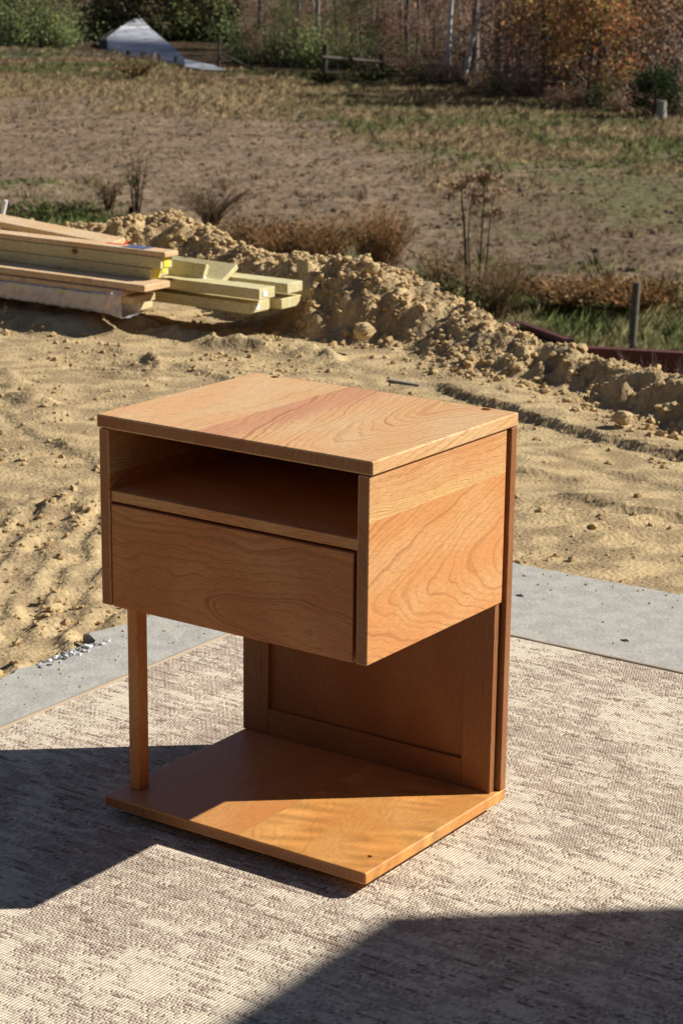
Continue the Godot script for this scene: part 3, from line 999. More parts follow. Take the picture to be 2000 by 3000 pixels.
	obj("crown", crown_mesh(et, 45, 0.42, 0.09, [Color(0.035, 0.055, 0.02), Color(0.05, 0.07, 0.03), Color(0.03, 0.04, 0.018)]), leafm, ev)
	for r in under + tall + bushes: r.free()


# ---------------------------------------------------------------- field
func field_things() -> void:
	# grass tufts
	var a := Acc.new()
	for i in 9:
		var az := rng.randf() * TAU
		var d := Vector3(cos(az), 0, sin(az))
		var o := d * rng.randf_range(0.0, 0.45)
		var sd := Vector3(-d.z, 0, d.x) * rng.randf_range(0.05, 0.1)
		var tip := o + d * rng.randf_range(0.1, 0.6) + Vector3(0, rng.randf_range(0.6, 1.2), 0)
		var m := Vector3(d.x, 0.7, d.z).normalized()
		a.tri(o - sd, o + sd, tip, m, m, m)
	var tuft := a.mesh()
	var pl := []
	var cs := []
	var tries := 0
	while pl.size() < 60000 and tries < 260000:
		tries += 1
		var w := rng.randf_range(23.5, 106.0)
		var s := rng.randf_range(-1, 1) * (0.17 * w + 1.5)
		if w > treeline(s) + 1.0: continue
		var q := wpos(w, s)
		var zn := zone(w, s, q.x, q.y)
		if rng.randf() > zn[1]: continue
		var h: float = zn[3] * rng.randf_range(0.5, 1.4) * (1.0 if rng.randf() < 0.9 else 2.2) * (1.0 + 0.8 * maxf(0.0, nf.get_noise_2d(q.x * 0.3, q.y * 0.3 + 50.0)))
		var bs := Basis(Vector3.UP, rng.randf() * TAU).scaled(Vector3(h * 1.5, h, h * 1.5))
		pl.append(Transform3D(bs, Vector3(q.x, field_h(q.x, q.y) - 0.01, q.y)))
		var c: Color = zn[2] * rng.randf_range(0.9, 1.7)
		c.a = 1
		cs.append(c)
	scatter("grass", tuft, vmat(0.9, 0.8), pl, cs, "dry tan and olive grass tufts over the field", "grass")
	# dark droppings and tufts that speckle the bare ground
	pl = []
	for i in 1500:
		var w := rng.randf_range(30.0, 80.0)
		var s := rng.randf_range(-1, 1) * 0.17 * w
		var q := wpos(w, s)
		pl.append(Transform3D(rbasis(0.02 + 0.06 * pow(rng.randf(), 3.0)), Vector3(q.x, field_h(q.x, q.y) + 0.01, q.y)))
	scatter("field_clods", rock(7), mat(Color8(92, 76, 62), 0.95), pl, [], "", "")
	var vm := vmat(0.9, 0.15)
	# tall dead weed with four bare stalks and dry heads
	var S := [[Vector3(-14.645, -4.25, -24.753), Vector3(-14.661, -3.852, -24.743), Vector3(-14.697, -3.265, -24.718), Vector3(-14.722, -2.839, -24.700), Vector3(-14.756, -2.505, -24.677), Vector3(-14.765, -2.326, -24.671)], [Vector3(-14.661, -3.839, -24.742), Vector3(-14.725, -3.971, -24.698), Vector3(-14.80, -4.25, -24.664)], [Vector3(-14.64, -4.2, -24.85), Vector3(-14.669, -3.071, -24.737), Vector3(-14.660, -2.761, -24.743), Vector3(-14.646, -2.427, -24.753)], [Vector3(-14.53, -4.2, -24.8), Vector3(-14.519, -3.588, -24.840), Vector3(-14.510, -3.068, -24.847), Vector3(-14.491, -2.502, -24.860), Vector3(-14.495, -2.106, -24.857)], [Vector3(-14.45, -4.2, -24.8), Vector3(-14.427, -3.197, -24.904), Vector3(-14.410, -2.809, -24.916), Vector3(-14.367, -2.397, -24.946)]]
	var heads := [Vector3(-14.920, -2.213, -24.564), Vector3(-14.834, -2.289, -24.623), Vector3(-14.741, -2.211, -24.688), Vector3(-14.678, -2.172, -24.731), Vector3(-14.620, -2.414, -24.771), Vector3(-14.557, -2.400, -24.814), Vector3(-14.586, -2.503, -24.794), Vector3(-14.511, -2.118, -24.847), Vector3(-14.457, -2.169, -24.884), Vector3(-14.341, -2.167, -24.964), Vector3(-14.305, -2.333, -24.989), Vector3(-14.450, -2.463, -24.889), Vector3(-14.413, -2.680, -24.914), Vector3(-14.340, -2.628, -24.964), Vector3(-14.906, -2.417, -24.574), Vector3(-14.448, -2.092, -24.890), Vector3(-14.541, -2.170, -24.825)]
	var org := Vector3(-14.6, -4.2, -24.8)
	var tw := thing("tall_weed", "tall dead weed with four bare stalks and dry brown heads", "weed", org)
	var dkb := Color(0.06, 0.042, 0.03)
	for i in S.size():
		var t := Acc.new()
		var pts := []
		var rs := []
		for k in S[i].size():
			pts.append(S[i][k] - org)
			rs.append([0.026, 0.018, 0.014, 0.018, 0.016][i] * (1.0 - 0.6 * k / (S[i].size() - 1.0)))
		t.tube(pts, rs, 5, dkb)
		obj("stalk", t.mesh(), vm, tw)
	var ha := Acc.new()
	for h in heads:
		var near: Vector3 = S[0][5]
		for i in S.size():
			var e: Vector3 = S[i][S[i].size() - 1]
			if i != 1 and (e - h).length() < (near - h).length(): near = e
		if h.y < near.y: near = near - Vector3(0, near.y - h.y + 0.1, 0)
		ha.tube([near - org, (near + h) * 0.5 - org + Vector3(0, 0.02, 0), h - org], [0.006, 0.005, 0.003], 3, dkb, false)
		for k in 60:
			leaf_card(ha, h - org + Vector3(rng.randfn(0, 0.05), rng.randfn(0, 0.032), rng.randfn(0, 0.05)), 0.045 * rng.randf_range(0.6, 1.5), Color(0.33, 0.21, 0.125))
	obj("seed_head", ha.mesh(), vm, tw)
	# bushes and weeds: [name, label, category, w, s, stalks, height, spread, radius, colour, leaf, leaves each, leaf size]
	var bt := Color(0.20, 0.13, 0.065)
	var bd := Color(0.10, 0.068, 0.042)
	var rb := Color(0.24, 0.13, 0.055)
	var B := [
		["twiggy_bush", "twiggy brown bush at the foot of the tall dead weed", "bush", 31.3, 2.25, 150, 1.05, 0.75, 0.006, Color(0.17, 0.115, 0.06), bt, 2, 0.03],
		["bare_bush", "bare tawny bush above the middle of the dirt bank", "bush", 34.0, 0.55, 170, 1.45, 0.6, 0.007, rb, rb, 4, 0.03],
		["thorn_bush", "low brown bush left of the bare tawny one", "bush", 35.5, -0.35, 130, 1.05, 0.7, 0.007, rb * 0.8, rb, 4, 0.03],
		["dead_shrub", "thin leafless shrub behind the big dirt mound", "shrub", 41.5, -2.6, 80, 0.85, 0.9, 0.008, bd, bt, 2, 0.03],
		["slim_sapling", "slim bare sapling beside the dark stub", "sapling", 42.3, -4.12, 9, 1.35, 0.22, 0.017, bd * 0.8, bt, 6, 0.04],
		["small_shrub", "small bare shrub left of the slim sapling", "shrub", 43.5, -4.8, 26, 0.7, 0.35, 0.011, bd, bt, 3, 0.04],
		["brown_weeds", "thick clump of tan brown weeds left of the grey post", "weeds", 32.2, 3.45, 200, 0.62, 0.8, 0.007, rb, Color(0.3, 0.2, 0.1), 5, 0.035],
		["rusty_weeds", "rusty brown weeds right behind the grey post", "weeds", 32.0, 4.35, 190, 0.6, 0.9, 0.007, rb * 0.9, Color(0.28, 0.16, 0.07), 5, 0.035],
		["short_weeds", "short dry weeds between the twiggy bush and the brown clump", "weeds", 33.5, 2.75, 90, 0.35, 0.6, 0.006, bt, rb, 4, 0.03],
		["left_weeds", "brown green weeds behind the left end of the lumber", "weeds", 38.0, -5.6, 170, 0.5, 1.2, 0.008, bd, Color(0.13, 0.12, 0.05), 6, 0.05],
		["green_weeds", "green leafy weeds above the left lumber", "weeds", 42.0, -6.0, 140, 0.45, 1.3, 0.008, bd, Color(0.10, 0.13, 0.04), 7, 0.05],
		["reddish_weeds", "reddish weeds right of the slim sapling", "weeds", 37.0, -1.5, 170, 0.8, 0.9, 0.007, rb * 0.7, Color(0.2, 0.12, 0.06), 4, 0.035],
		["bank_weeds", "green and brown weeds left of the tall dead weed", "weeds", 32.5, 1.2, 150, 0.55, 0.8, 0.007, bd, Color(0.12, 0.12, 0.045), 6, 0.04],
		["tawny_weeds", "tawny brown weeds between the reddish ones and the low brown bush", "weeds", 36.0, -0.95, 150, 0.85, 0.7, 0.007, rb, Color(0.27, 0.17, 0.09), 4, 0.035],
		["stalky_weeds", "stalky dry weeds between the bare tawny bush and the tall dead weed", "weeds", 33.5, 1.55, 60, 0.8, 0.5, 0.007, bt, Color(0.25, 0.16, 0.09), 4, 0.035],
		["meadow_tuft", "dark tuft of weeds before the collapsed shed", "weeds", 84.0, -8.1, 60, 0.7, 0.9, 0.012, bt, Color(0.22, 0.16, 0.07), 6, 0.07],
		["fence_weeds", "dark weeds round the left post of the rail fence", "weeds", 82.0, -0.9, 60, 0.55, 0.6, 0.012, bd, Color(0.08, 0.085, 0.035), 8, 0.07],
		["rail_weeds", "green weeds under the right end of the fence rail", "weeds", 84.0, 0.95, 80, 0.6, 1.0, 0.012, bd, Color(0.09, 0.10, 0.04), 9, 0.08]]
	for e in B:
		var q := wpos(e[3], e[4])
		var o := obj(e[0], dead_bush(int(e[5] * 1.3), e[6], e[7], e[8] * 1.25, e[9], e[10], int(e[11] * 1.4), e[12] * 1.7), vm, null, Vector3(q.x, field_h(q.x, q.y) - 0.03, q.y))
		tag(o, e[1], e[2])
	# dark twiggy brush pile close behind the bank at the right
	var bq := wpos(8.6, 1.33)
	tag(obj("brush_pile", dead_bush(260, 0.5, 0.42, 0.0035, Color(0.075, 0.05, 0.04), Color(0.11, 0.07, 0.05), 8, 0.014), vm, null, Vector3(bq.x, -0.86, bq.y)), "dark tangle of twigs behind the right end of the dirt bank", "brush pile")
	# weathered post in the field
	var woodm := mat(Color.WHITE, 0.9, wood_tex(1.2, 0.4, 77, {"ppm": 300.0, "base": Color8(135, 128, 116), "line": Color8(80, 74, 66), "warm": Color8(118, 112, 100), "pale": Color8(165, 160, 148), "freq": 90.0}))
	woodm.albedo_color = Color(0.82, 0.8, 0.77)
	var oldm: StandardMaterial3D = woodm.duplicate()
	oldm.albedo_color = Color(0.6, 0.57, 0.53)
	var post := func(o: Node3D, called: String, p0: Vector3, p1: Vector3, r: float) -> void:
		var t := Acc.new()
		var d := p1 - p0
		t.tube([p0 - d.normalized() * 0.2, p0 + d * 0.3 + Vector3(0.006, 0, 0), p0 + d * 0.7, p1 - d.normalized() * 0.01, p1], [r * 1.03, r, r * 0.98, r * 0.95, r * 0.8], 12)
		var k := t.t.size()
		for i in k: t.t[i] = Vector2(t.t[i].y, t.t[i].x)
		obj(called, t.mesh(), oldm if o.name.contains("fence") else woodm, o)
	var fp := thing("field_post", "round grey weathered wooden post standing in the weeds", "post", Vector3(-11.254, -4.205, -23.45))
	post.call(fp, "post", Vector3.ZERO, Vector3(0.034, 1.015, -0.023), 0.056)
	# rail fence of two posts and a rail
	var rf := thing("rail_fence", "old wooden fence of two posts and a single rail", "fence", Vector3(-45.88, -4.2, -65.16))
	post.call(rf, "post", Vector3.ZERO, Vector3(0.07, 1.443, -0.05), 0.115)
	post.call(rf, "post", Vector3(0.62, 0, -2.98), Vector3(0.66, 1.03, -3.01), 0.1)
	post.call(rf, "rail", Vector3(0.1, 0.99, 0.05), Vector3(0.76, 0.71, -2.96), 0.075)
	var sp := thing("leaning_fence", "thin fence post with a fallen rail leaning to the right", "fence", Vector3(-53.945, -4.2, -69.07))
	post.call(sp, "post", Vector3.ZERO, Vector3(0.006, 1.54, 0), 0.055)
	post.call(sp, "rail", Vector3(1.99, 0.0, -0.04), Vector3(0.0, 0.66, -0.1), 0.05)
	var ds := thing("dark_stub", "short dark post stub behind the big dirt mound", "post", Vector3(-26.0, -4.2, -30.45))
	var da := Acc.new()
	da.tube([Vector3(0, -0.2, 0), Vector3(0, 0.1, 0), Vector3(0, 0.2, 0)], [0.075, 0.075, 0.07], 9, Color(0.02, 0.018, 0.016))
	obj("post", da.mesh(), vmat(0.9), ds)
	shed()

func shed() -> void:
	var org := Vector3(-60.0, -4.2, -73.0)
	var o := thing("collapsed_shed", "collapsed shed under a buckled pale metal roof", "shed", org)
	var Lp := [Vector3(-69.524, -2.965, -82.132), Vector3(-69.485, -3.364, -80.944), Vector3(-68.039, -3.730, -78.296), Vector3(-67.376, -3.899, -77.539), Vector3(-66.713, -4.069, -76.782), Vector3(-66.055, -4.312, -76.021)]
	var Rp := [Vector3(-71.156, -3.028, -84.651), Vector3(-68.880, -3.390, -82.577), Vector3(-65.826, -3.701, -79.825), Vector3(-63.199, -3.913, -77.386), Vector3(-59.950, -4.132, -74.160), Vector3(-56.385, -4.140, -69.938)]
	var metal := mat(Color8(196, 198, 204), 0.42, speckle_tex(256, Color8(205, 206, 210), Color8(235, 235, 238), Color8(190, 160, 140), 88, 0.8))
	metal.metallic = 0.1
	metal.uv1_scale = Vector3(0.4, 0.4, 0.4)
	var up := Vector3(0, 0.05, 0)
	for i in 5:
		var a := Acc.new()
		var n := 5
		for k in n:
			var f0 := float(k) / n
			var f1 := float(k + 1) / n
			var b0: Vector3 = Lp[i].lerp(Lp[i + 1], f0) - org
			var b1: Vector3 = Lp[i].lerp(Lp[i + 1], f1) - org
			var c0: Vector3 = Rp[i].lerp(Rp[i + 1], f0) - org
			var c1: Vector3 = Rp[i].lerp(Rp[i + 1], f1) - org
			var bm := (b0 + b1) * 0.5 + up * 1.4
			var cm := (c0 + c1) * 0.5 + up * 1.4
			for q in [[b0, bm, cm, c0], [bm, b1, c1, cm]]:
				var m: Vector3 = (q[1] - q[0]).cross(q[3] - q[0]).normalized()
				if m.y < 0: m = -m
				a.quad(q[0], q[1], q[2], q[3], m, Vector2(q[0].x, q[0].y), Vector2(q[1].x, q[1].y), Vector2(q[2].x, q[2].y), Vector2(q[3].x, q[3].y))
				a.quad(q[0] - up * 0.4, q[1] - up * 0.4, q[2] - up * 0.4, q[3] - up * 0.4, -m)
		obj("roof_panel", a.mesh(), metal, o)
	# the far slope, the dark gable end and timbers underneath
	var b := Acc.new()
	for i in 5:
		var p0: Vector3 = Lp[i] - org; var p1: Vector3 = Lp[i + 1] - org
		var q0 := p0 + Vector3(-1.2, -0.1, -0.8); var q1 := p1 + Vector3(-1.2, -0.1, -0.8)
		q0.y = minf(q0.y, 0.9); q1.y = minf(q1.y, 0.5)
		b.flat(p0 - up, p1 - up, q1); b.flat(p0 - up, q1, q0)
	var e0: Vector3 = Lp[0] - org; var e1: Vector3 = Rp[0] - org
	b.flat(e0, e1, Vector3(e1.x - 1.6, 0, e1.z - 2.4)); b.flat(e0, Vector3(e1.x - 1.6, 0, e1.z - 2.4), Vector3(e0.x - 1.6, 0, e0.z - 2.0))
	obj("wall", b.mesh(), mat(Color8(52, 46, 42), 0.9), o)
	var tb := Acc.new()
	for k in 5:
		var p: Vector3 = (Lp[5] - org).lerp(Rp[5] - org, 0.1 + 0.2 * k) + Vector3(0, 0.02, 0)
		tb.box(p + Vector3(-0.35, 0.08, -0.35), Vector3(0.12, 0.35, 0.12))
	obj("timber", tb.mesh(), mat(Color8(60, 50, 42), 0.9), o)
	var sh := [Vector3(-56.767, -3.916, -70.283), Vector3(-54.531, -4.032, -69.396), Vector3(-53.123, -4.16, -68.546), Vector3(-53.865, -4.15, -68.154), Vector3(-55.476, -4.12, -68.743)]
	var s2 := Acc.new()
	for k in [[0, 1, 4], [1, 3, 4], [1, 2, 3]]:
		s2.flat(sh[k[0]] - org, sh[k[1]] - org, sh[k[2]] - org)
		s2.flat(sh[k[0]] - org - up * 0.5, sh[k[2]] - org - up * 0.5, sh[k[1]] - org - up * 0.5)
	for k in 5:
		var p0: Vector3 = sh[k] - org; var p1: Vector3 = sh[(k + 1) % 5] - org
		s2.flat(p0, p1, p1 - up * 0.5); s2.flat(p0, p1 - up * 0.5, p0 - up * 0.5)
	obj("fallen_sheet", s2.mesh(), metal, o)


# ---------------------------------------------------------------- lumber
func lumber() -> void:
	var treated := mat(Color.WHITE, 0.8, wood_tex(1.2, 0.16, 301, {"ppm": 500.0, "knots": [Vector3(0.15, 0.06, 0.009), Vector3(0.42, 0.12, 0.011), Vector3(0.63, 0.03, 0.008), Vector3(0.9, 0.09, 0.012), Vector3(1.1, 0.14, 0.008)], "base": Color8(208, 196, 148), "line": Color8(162, 144, 98), "warm": Color8(198, 182, 132), "pale": Color8(222, 212, 172), "freq": 170.0, "amp": 0.02, "wu": 3.0}))
	var brown := mat(Color.WHITE, 0.75, wood_tex(1.2, 0.16, 302, {"ppm": 500.0, "base": Color8(214, 182, 140), "line": Color8(172, 132, 94), "warm": Color8(206, 170, 126), "pale": Color8(226, 200, 164), "freq": 150.0, "amp": 0.02, "wu": 3.0}))
	var yellow := mat(Color8(226, 214, 60), 0.7)
	var white := mat(Color8(225, 238, 236), 0.6)
	# [name, label, right end x, front z, bottom y, thickness, width, length, kind, end mark, turn]
	var Bd := [
		["treated_board", "lowest long treated board reaching right over the shadow", -2.575, -3.44, 0.045, 0.038, 0.12, 3.2, 0, 2, 0.0],
		["treated_board", "treated board lying on the lowest one, white tag on its end", -2.52, -3.425, 0.100, 0.038, 0.09, 3.2, 0, 2, 0.0],
		["treated_board", "upper treated board farthest back, its end by the dirt bank", -2.53, -3.60, 0.098, 0.036, 0.09, 3.0, 0, 0, 0.0],
		["treated_board", "lower treated board under the one farthest back", -2.54, -3.58, 0.046, 0.036, 0.12, 3.0, 0, 0, 0.0],
		["lumber_beam", "lower square beam with yellow painted end in the stack", -2.925, -3.342, 0.140, 0.039, 0.06, 2.6, 0, 1, 0.0],
		["lumber_beam", "upper square beam with yellow painted end in the stack", -2.885, -3.346, 0.180, 0.040, 0.065, 2.6, 0, 1, 0.0],
		["lumber_beam", "short square beam behind the two yellow ended ones", -2.95, -3.42, 0.141, 0.078, 0.05, 2.4, 0, 1, 0.0],
		["deck_board", "topmost brown board of the stack, under the blue label", -2.868, -3.35, 0.2205, 0.019, 0.075, 2.6, 1, 0, 0.0],
		["deck_board", "brown board with a rounded edge below the yellow ended beams", -2.865, -3.235, 0.116, 0.024, 0.14, 2.6, 1, 0, 0.0],
		["deck_board", "brown board tucked under the rounded one", -2.95, -3.225, 0.095, 0.020, 0.10, 2.6, 1, 0, 0.0],
		["deck_board", "lowest brown board, its end jutting by the plastic wrap", -2.92, -3.24, 0.068, 0.026, 0.12, 2.6, 1, 0, 0.0],
		["treated_strip", "thin greenish strip above the plastic wrapped bundle", -3.02, -3.215, 0.074, 0.018, 0.022, 2.6, 0, 0, 0.0],
		["deck_board", "long brown plank lying askew on top at the left", -3.24, -3.46, 0.205, 0.022, 0.09, 2.0, 1, 0, 0.0]]
	for e in Bd:
		var L: float = e[7]
		var o := thing(e[0], e[1], "lumber", Vector3(e[2] - L / 2, e[4], e[3] - e[6] / 2))
		var m: Material = treated if e[8] == 0 else brown
		var ms := board(Vector3(L, e[5], e[6]), 0.004 if e[5] < 0.03 else 0.003, 0, 1, Vector2(1.2, 0.16), Vector2(hash1(e[2] * 7.0), hash1(e[3] * 13.0)))
		var part := obj("plank", ms, m, o, Vector3(0, e[5] / 2, 0))
		if e[1].contains("askew"):
			o.position += Vector3(0.0, 0.07, 0.0)
			o.rotation = Vector3(0.12, 0.03, -0.07)
		if e[9] > 0:
			var a := Acc.new()
			a.box(Vector3.ZERO, Vector3(0.003, e[5] * (0.75 if e[9] == 1 else 0.45), e[6] * (0.45 if e[9] == 1 else 0.25)))
			obj("end_mark", a.mesh(), yellow if e[9] == 1 else white, o, Vector3(L / 2 + 0.001, e[5] / 2, e[6] * (0.0 if e[9] == 1 else 0.15)))
	# tilted boards on the right part
	var tb := thing("tilted_board", "wide treated board tipped on its edge, white mark on the end", "lumber", Vector3(-3.2, 0.162, -3.505))
	tb.rotation = Vector3(-0.42, 0, -0.03)
	obj("plank", board(Vector3(0.78, 0.07, 0.02), 0.003, 0, 2, Vector2(1.2, 0.16), Vector2(0.3, 0.1)), treated, tb)
	var wm := Acc.new(); wm.box(Vector3(0.391, -0.02, 0), Vector3(0.003, 0.02, 0.016))
	obj("end_mark", wm.mesh(), white, tb)
	var tb2 := thing("tilted_board", "treated board leaning flatter behind the tipped one", "lumber", Vector3(-3.2, 0.152, -3.585))
	tb2.rotation = Vector3(0.5, 0, -0.02)
	obj("plank", board(Vector3(0.86, 0.02, 0.10), 0.003, 0, 1, Vector2(1.2, 0.16), Vector2(0.6, 0.4)), treated, tb2)
	# bearers that carry the stack off the ground
	for k in 2:
		var b := thing("stack_bearer", ["short bearer under the lumber behind the plastic wrapped bundle", "bearer under the left part of the lumber"][k], "lumber", Vector3(-3.25 - 1.0 * k, -0.035, -3.62))
		obj("plank", board(Vector3(0.07, 0.079 if k == 0 else 0.1, 0.16), 0.003, 2, 1, Vector2(1.2, 0.16)), treated, b, Vector3(0, 0.0395 if k == 0 else 0.05, 0))
	# bundle in clear plastic
	var wb := thing("wrapped_bundle", "long brown bundle with its end wrapped in clear plastic", "bundle", Vector3(-4.27, 0.034, -3.255))
	obj("plank", board(Vector3(2.5, 0.054, 0.075), 0.005, 0, 1, Vector2(1.2, 0.16), Vector2(0.2, 0.6)), brown, wb, Vector3(0, 0.031, 0))
	var pm := mat(Color(0.95, 0.95, 0.98, 0.42), 0.3)
	pm.transparency = BaseMaterial3D.TRANSPARENCY_ALPHA
	pm.metallic_specular = 0.9
	pm.clearcoat_enabled = true
	var pa := Acc.new()
	var nn := FastNoiseLite.new(); nn.seed = 4; nn.frequency = 1.0
	var prof := func(x: float, k: int) -> Vector3:
		var an := TAU * k / 18.0
		var bulge := 1.0 + 0.20 * nn.get_noise_2d(x * 26.0, k * 1.3) + (0.35 * smoothstep(1.17, 1.30, x) * (0.6 + 0.9 * nn.get_noise_2d(x * 60.0, k * 2.3)))
		var c := cos(an); var s := sin(an)
		var m := maxf(absf(c), absf(s))
		return Vector3(x, 0.031 + s / m * 0.036 * bulge, c / m * 0.042 * bulge)
	var xs := []
	for i in 46: xs.append(0.62 + 0.71 * i / 45.0)
	for i in 45:
		for k in 18:
			var p0: Vector3 = prof.call(xs[i], k); var p1: Vector3 = prof.call(xs[i], (k + 1) % 18); var p2: Vector3 = prof.call(xs[i + 1], (k + 1) % 18); var p3: Vector3 = prof.call(xs[i + 1], k)
			pa.flat(p0, p2, p1); pa.flat(p0, p3, p2)
	obj("plastic_wrap", pa.mesh(), pm, wb)
	var la := Acc.new()
	la.box(Vector3(0.98, 0.031, 0.0386), Vector3(0.11, 0.04, 0.0012))
	obj("paper_label", la.mesh(), mat(Color8(196, 170, 160), 0.7), wb)
	# blue label and orange tape on the stack
	var bl := Acc.new(); bl.box(Vector3.ZERO, Vector3(0.10, 0.0015, 0.05))
	tag(obj("blue_label", bl.mesh(), mat(Color8(84, 96, 140), 0.6), null, Vector3(-3.02, 0.2408, -3.388)), "blue paper label lying on the topmost brown board", "label")
	var og := Acc.new()
	og.box(Vector3(0, 0, 0), Vector3(0.07, 0.0015, 0.014))
	og.box(Vector3(0.055, 0.008, 0.0), Vector3(0.022, 0.0015, 0.02), Color.WHITE, Basis(Vector3(0, 0, 1), 0.7))
	tag(obj("orange_ribbon", og.mesh(), mat(Color8(250, 96, 48), 0.7), null, Vector3(-3.14, 0.2408, -3.405)), "strip of bright orange tape left of the blue label", "tape")


# ---------------------------------------------------------------- yard
func yard_things() -> void:
	var dm: Material = tex_cache["dirt"]
	var big := obj("dirt_lump", rock(41, 8, 11, 0.22), mat(Color8(182, 156, 115), 0.95), null, Vector3(-2.133, 0.03, -3.487))
	big.scale = Vector3.ONE * 0.038
	tag(big, "biggest pale lump of clay on the middle of the dirt bank", "clod")
	var lp := [[-0.88, 0.005, -2.93, 0.03, "rounded stone at the foot of the bank near the right edge"], [-2.30, 0.19, -3.78, 0.03, "dark lump on top of the bank beside the mound"], [-2.62, 0.16, -3.83, 0.035, "lump of clay on the crest above the lumber's right end"]]
	for e in lp:
		var o := obj("dirt_lump", rock(50 + int(e[3] * 1000), 6, 9, 0.25), mat(Color8(182, 156, 115), 0.95), null, Vector3(e[0], e[1], e[2]))
		o.scale = Vector3.ONE * e[3]
		tag(o, e[4], "clod")
	var a := Acc.new()
	a.box(Vector3.ZERO, Vector3(0.15, 0.007, 0.020), Color.WHITE, Basis(Vector3.UP, -0.27) * Basis(Vector3(0, 0, 1), 0.05))
	a.box(Vector3(0.06, -0.002, 0.008), Vector3(0.07, 0.006, 0.012), Color.WHITE, Basis(Vector3.UP, -0.4))
	tag(obj("weathered_slat", a.mesh(), mat(Color8(150, 138, 118), 0.9), null, Vector3(-1.775, yard_h(-1.775, -3.192) + 0.004, -3.192)), "flat grey splinter of wood at the foot of the dirt bank", "wood scrap")
	var b := Acc.new()
	b.tube([Vector3(-2.165, 0.10, -3.91), Vector3(-2.13, 0.112, -3.9), Vector3(-2.10, 0.125, -3.893)], [0.008, 0.007, 0.005], 6)
	tag(obj("grey_stick", b.mesh(), mat(Color8(96, 96, 100), 0.9)), "short dark grey stick lying on top of the dirt bank", "stick")
	# white pipe end at the far left
	var pp := Acc.new()
	pp.tube([Vector3(0, -0.1, 0), Vector3(0.0, 0.0, 0), Vector3(0.02, 0.085, -0.01)], [0.009, 0.009, 0.009], 12)
	tag(obj("white_pipe", pp.mesh(), mat(Color8(235, 235, 238), 0.4), null, Vector3(-4.52, 0.12, -4.28)), "white plastic pipe end sticking up behind the lumber", "pipe")
	# dark red steel behind the bank
	var steel := mat(Color8(220, 195, 190), 0.7, speckle_tex(256, Color8(104, 60, 54), Color8(86, 46, 43), Color8(128, 84, 66), 66, 0.7))
	var beam := func(o: Node3D, called: String, p: Vector3, q: Vector3, h: float, wd: float) -> void:
		var t := Acc.new()
		var d := q - p
		var bs := Basis.looking_at(-d.normalized(), Vector3.UP)
		# channel section: web and two flanges
		t.box((p + q) * 0.5 - Vector3(0, h / 2, 0), Vector3(0.008, h, d.length()), Color.WHITE, bs)
		t.box((p + q) * 0.5 + bs * Vector3(wd / 2 + 0.0045, -0.005, 0), Vector3(wd, 0.008, d.length()), Color.WHITE, bs)
		t.box((p + q) * 0.5 + bs * Vector3(wd / 2 + 0.0045, -h + 0.005, 0), Vector3(wd, 0.008, d.length()), Color.WHITE, bs)
		obj(called, t.mesh(), steel, o)
	var fr := thing("steel_frame", "dark red steel frame lying behind the dirt bank", "frame", Vector3(-2.7, -0.85, -5.8))
	var B := [[Vector3(-2.76, -0.425, -5.74), Vector3(-2.10, -0.459, -6.19), 0.10, 0.05], [Vector3(-2.733, -0.425, -5.758), Vector3(-3.918, -0.68, -7.370), 0.06, 0.03], [Vector3(-2.811, -0.47, -6.190), Vector3(-4.008, -0.74, -7.793), 0.05, 0.03], [Vector3(-2.773, -0.52, -6.095), Vector3(-3.916, -0.748, -7.492), 0.04, 0.03]]
	for e in B:
		beam.call(fr, "beam", e[0] - fr.position, e[1] - fr.position, e[2], e[3])
	var lg := Acc.new()
	lg.box(Vector3(0.0, 0.14, 0.0), Vector3(0.05, 0.5, 0.05)); lg.box(Vector3(0.5, 0.1, -0.33), Vector3(0.05, 0.5, 0.05)); lg.box(Vector3(-1.2, -0.05, -1.7), Vector3(0.05, 0.4, 0.05))
	obj("leg", lg.mesh(), steel, fr)
	var stk := Acc.new(); stk.box(Vector3.ZERO, Vector3(0.010, 0.07, 0.012), Color.WHITE, Basis(Vector3(0, 0, 1), -0.08))
	tag(obj("wood_stake", stk.mesh(), mat(Color8(190, 120, 70), 0.8), null, Vector3(-2.794, -0.42, -5.78)), "small orange brown stake standing on the red steel", "stake")
	var sand := []
	for i in 900:
		var x := rng.randf_range(-0.82, 2.6)
		var z := rng.randf_range(-1.58, -1.16)
		if i % 3 == 0:
			x = rng.randf_range(-0.82, -0.66)
			z = rng.randf_range(-1.5, 0.3)
		elif rng.randf() < 0.6: z = -1.58 + 0.14 * pow(rng.randf(), 2.0)
		var sz := 0.0008 + 0.0022 * pow(rng.randf(), 3.0)
		sand.append(Transform3D(rbasis(sz), Vector3(x, -0.0215 + sz * 0.3, z)))
	scatter("sand_grains", rock(63, 4, 6, 0.3), mat(Color8(186, 164, 126), 0.95), sand, [], "", "")
	# crumbs of broken concrete at the slab's edge
	var pl := []
	var cl := []
	for i in 620:
		var z := rng.randf_range(-0.95, -0.25)
		var x := -0.84 - rng.randf_range(-0.012, 0.022)
		var sz := 0.0015 + 0.005 * pow(rng.randf(), 2.0)
		if i > 260:
			z = rng.randfn(-0.58, 0.045)
			x = -0.83 + rng.randf_range(-0.035, 0.035)
			sz = 0.002 + 0.0085 * pow(rng.randf(), 2.0)
		var y := -0.042 if x > -0.845 else yard_h(x, z)
		if i > 260: y = -0.030 - 0.5 * maxf(0.0, -0.82 - x)
		pl.append(Transform3D(rbasis(sz), Vector3(x, y + sz * 0.3, z)))
		var g := 0.28 + 0.35 * rng.randf() if rng.randf() < 0.8 else 0.09
		cl.append(Color(g, g * 0.98, g * 0.95))
	var rbm := vmat(0.9)
	scatter("concrete_rubble", rock(61, 5, 7, 0.4), rbm, pl, cl, "", "")
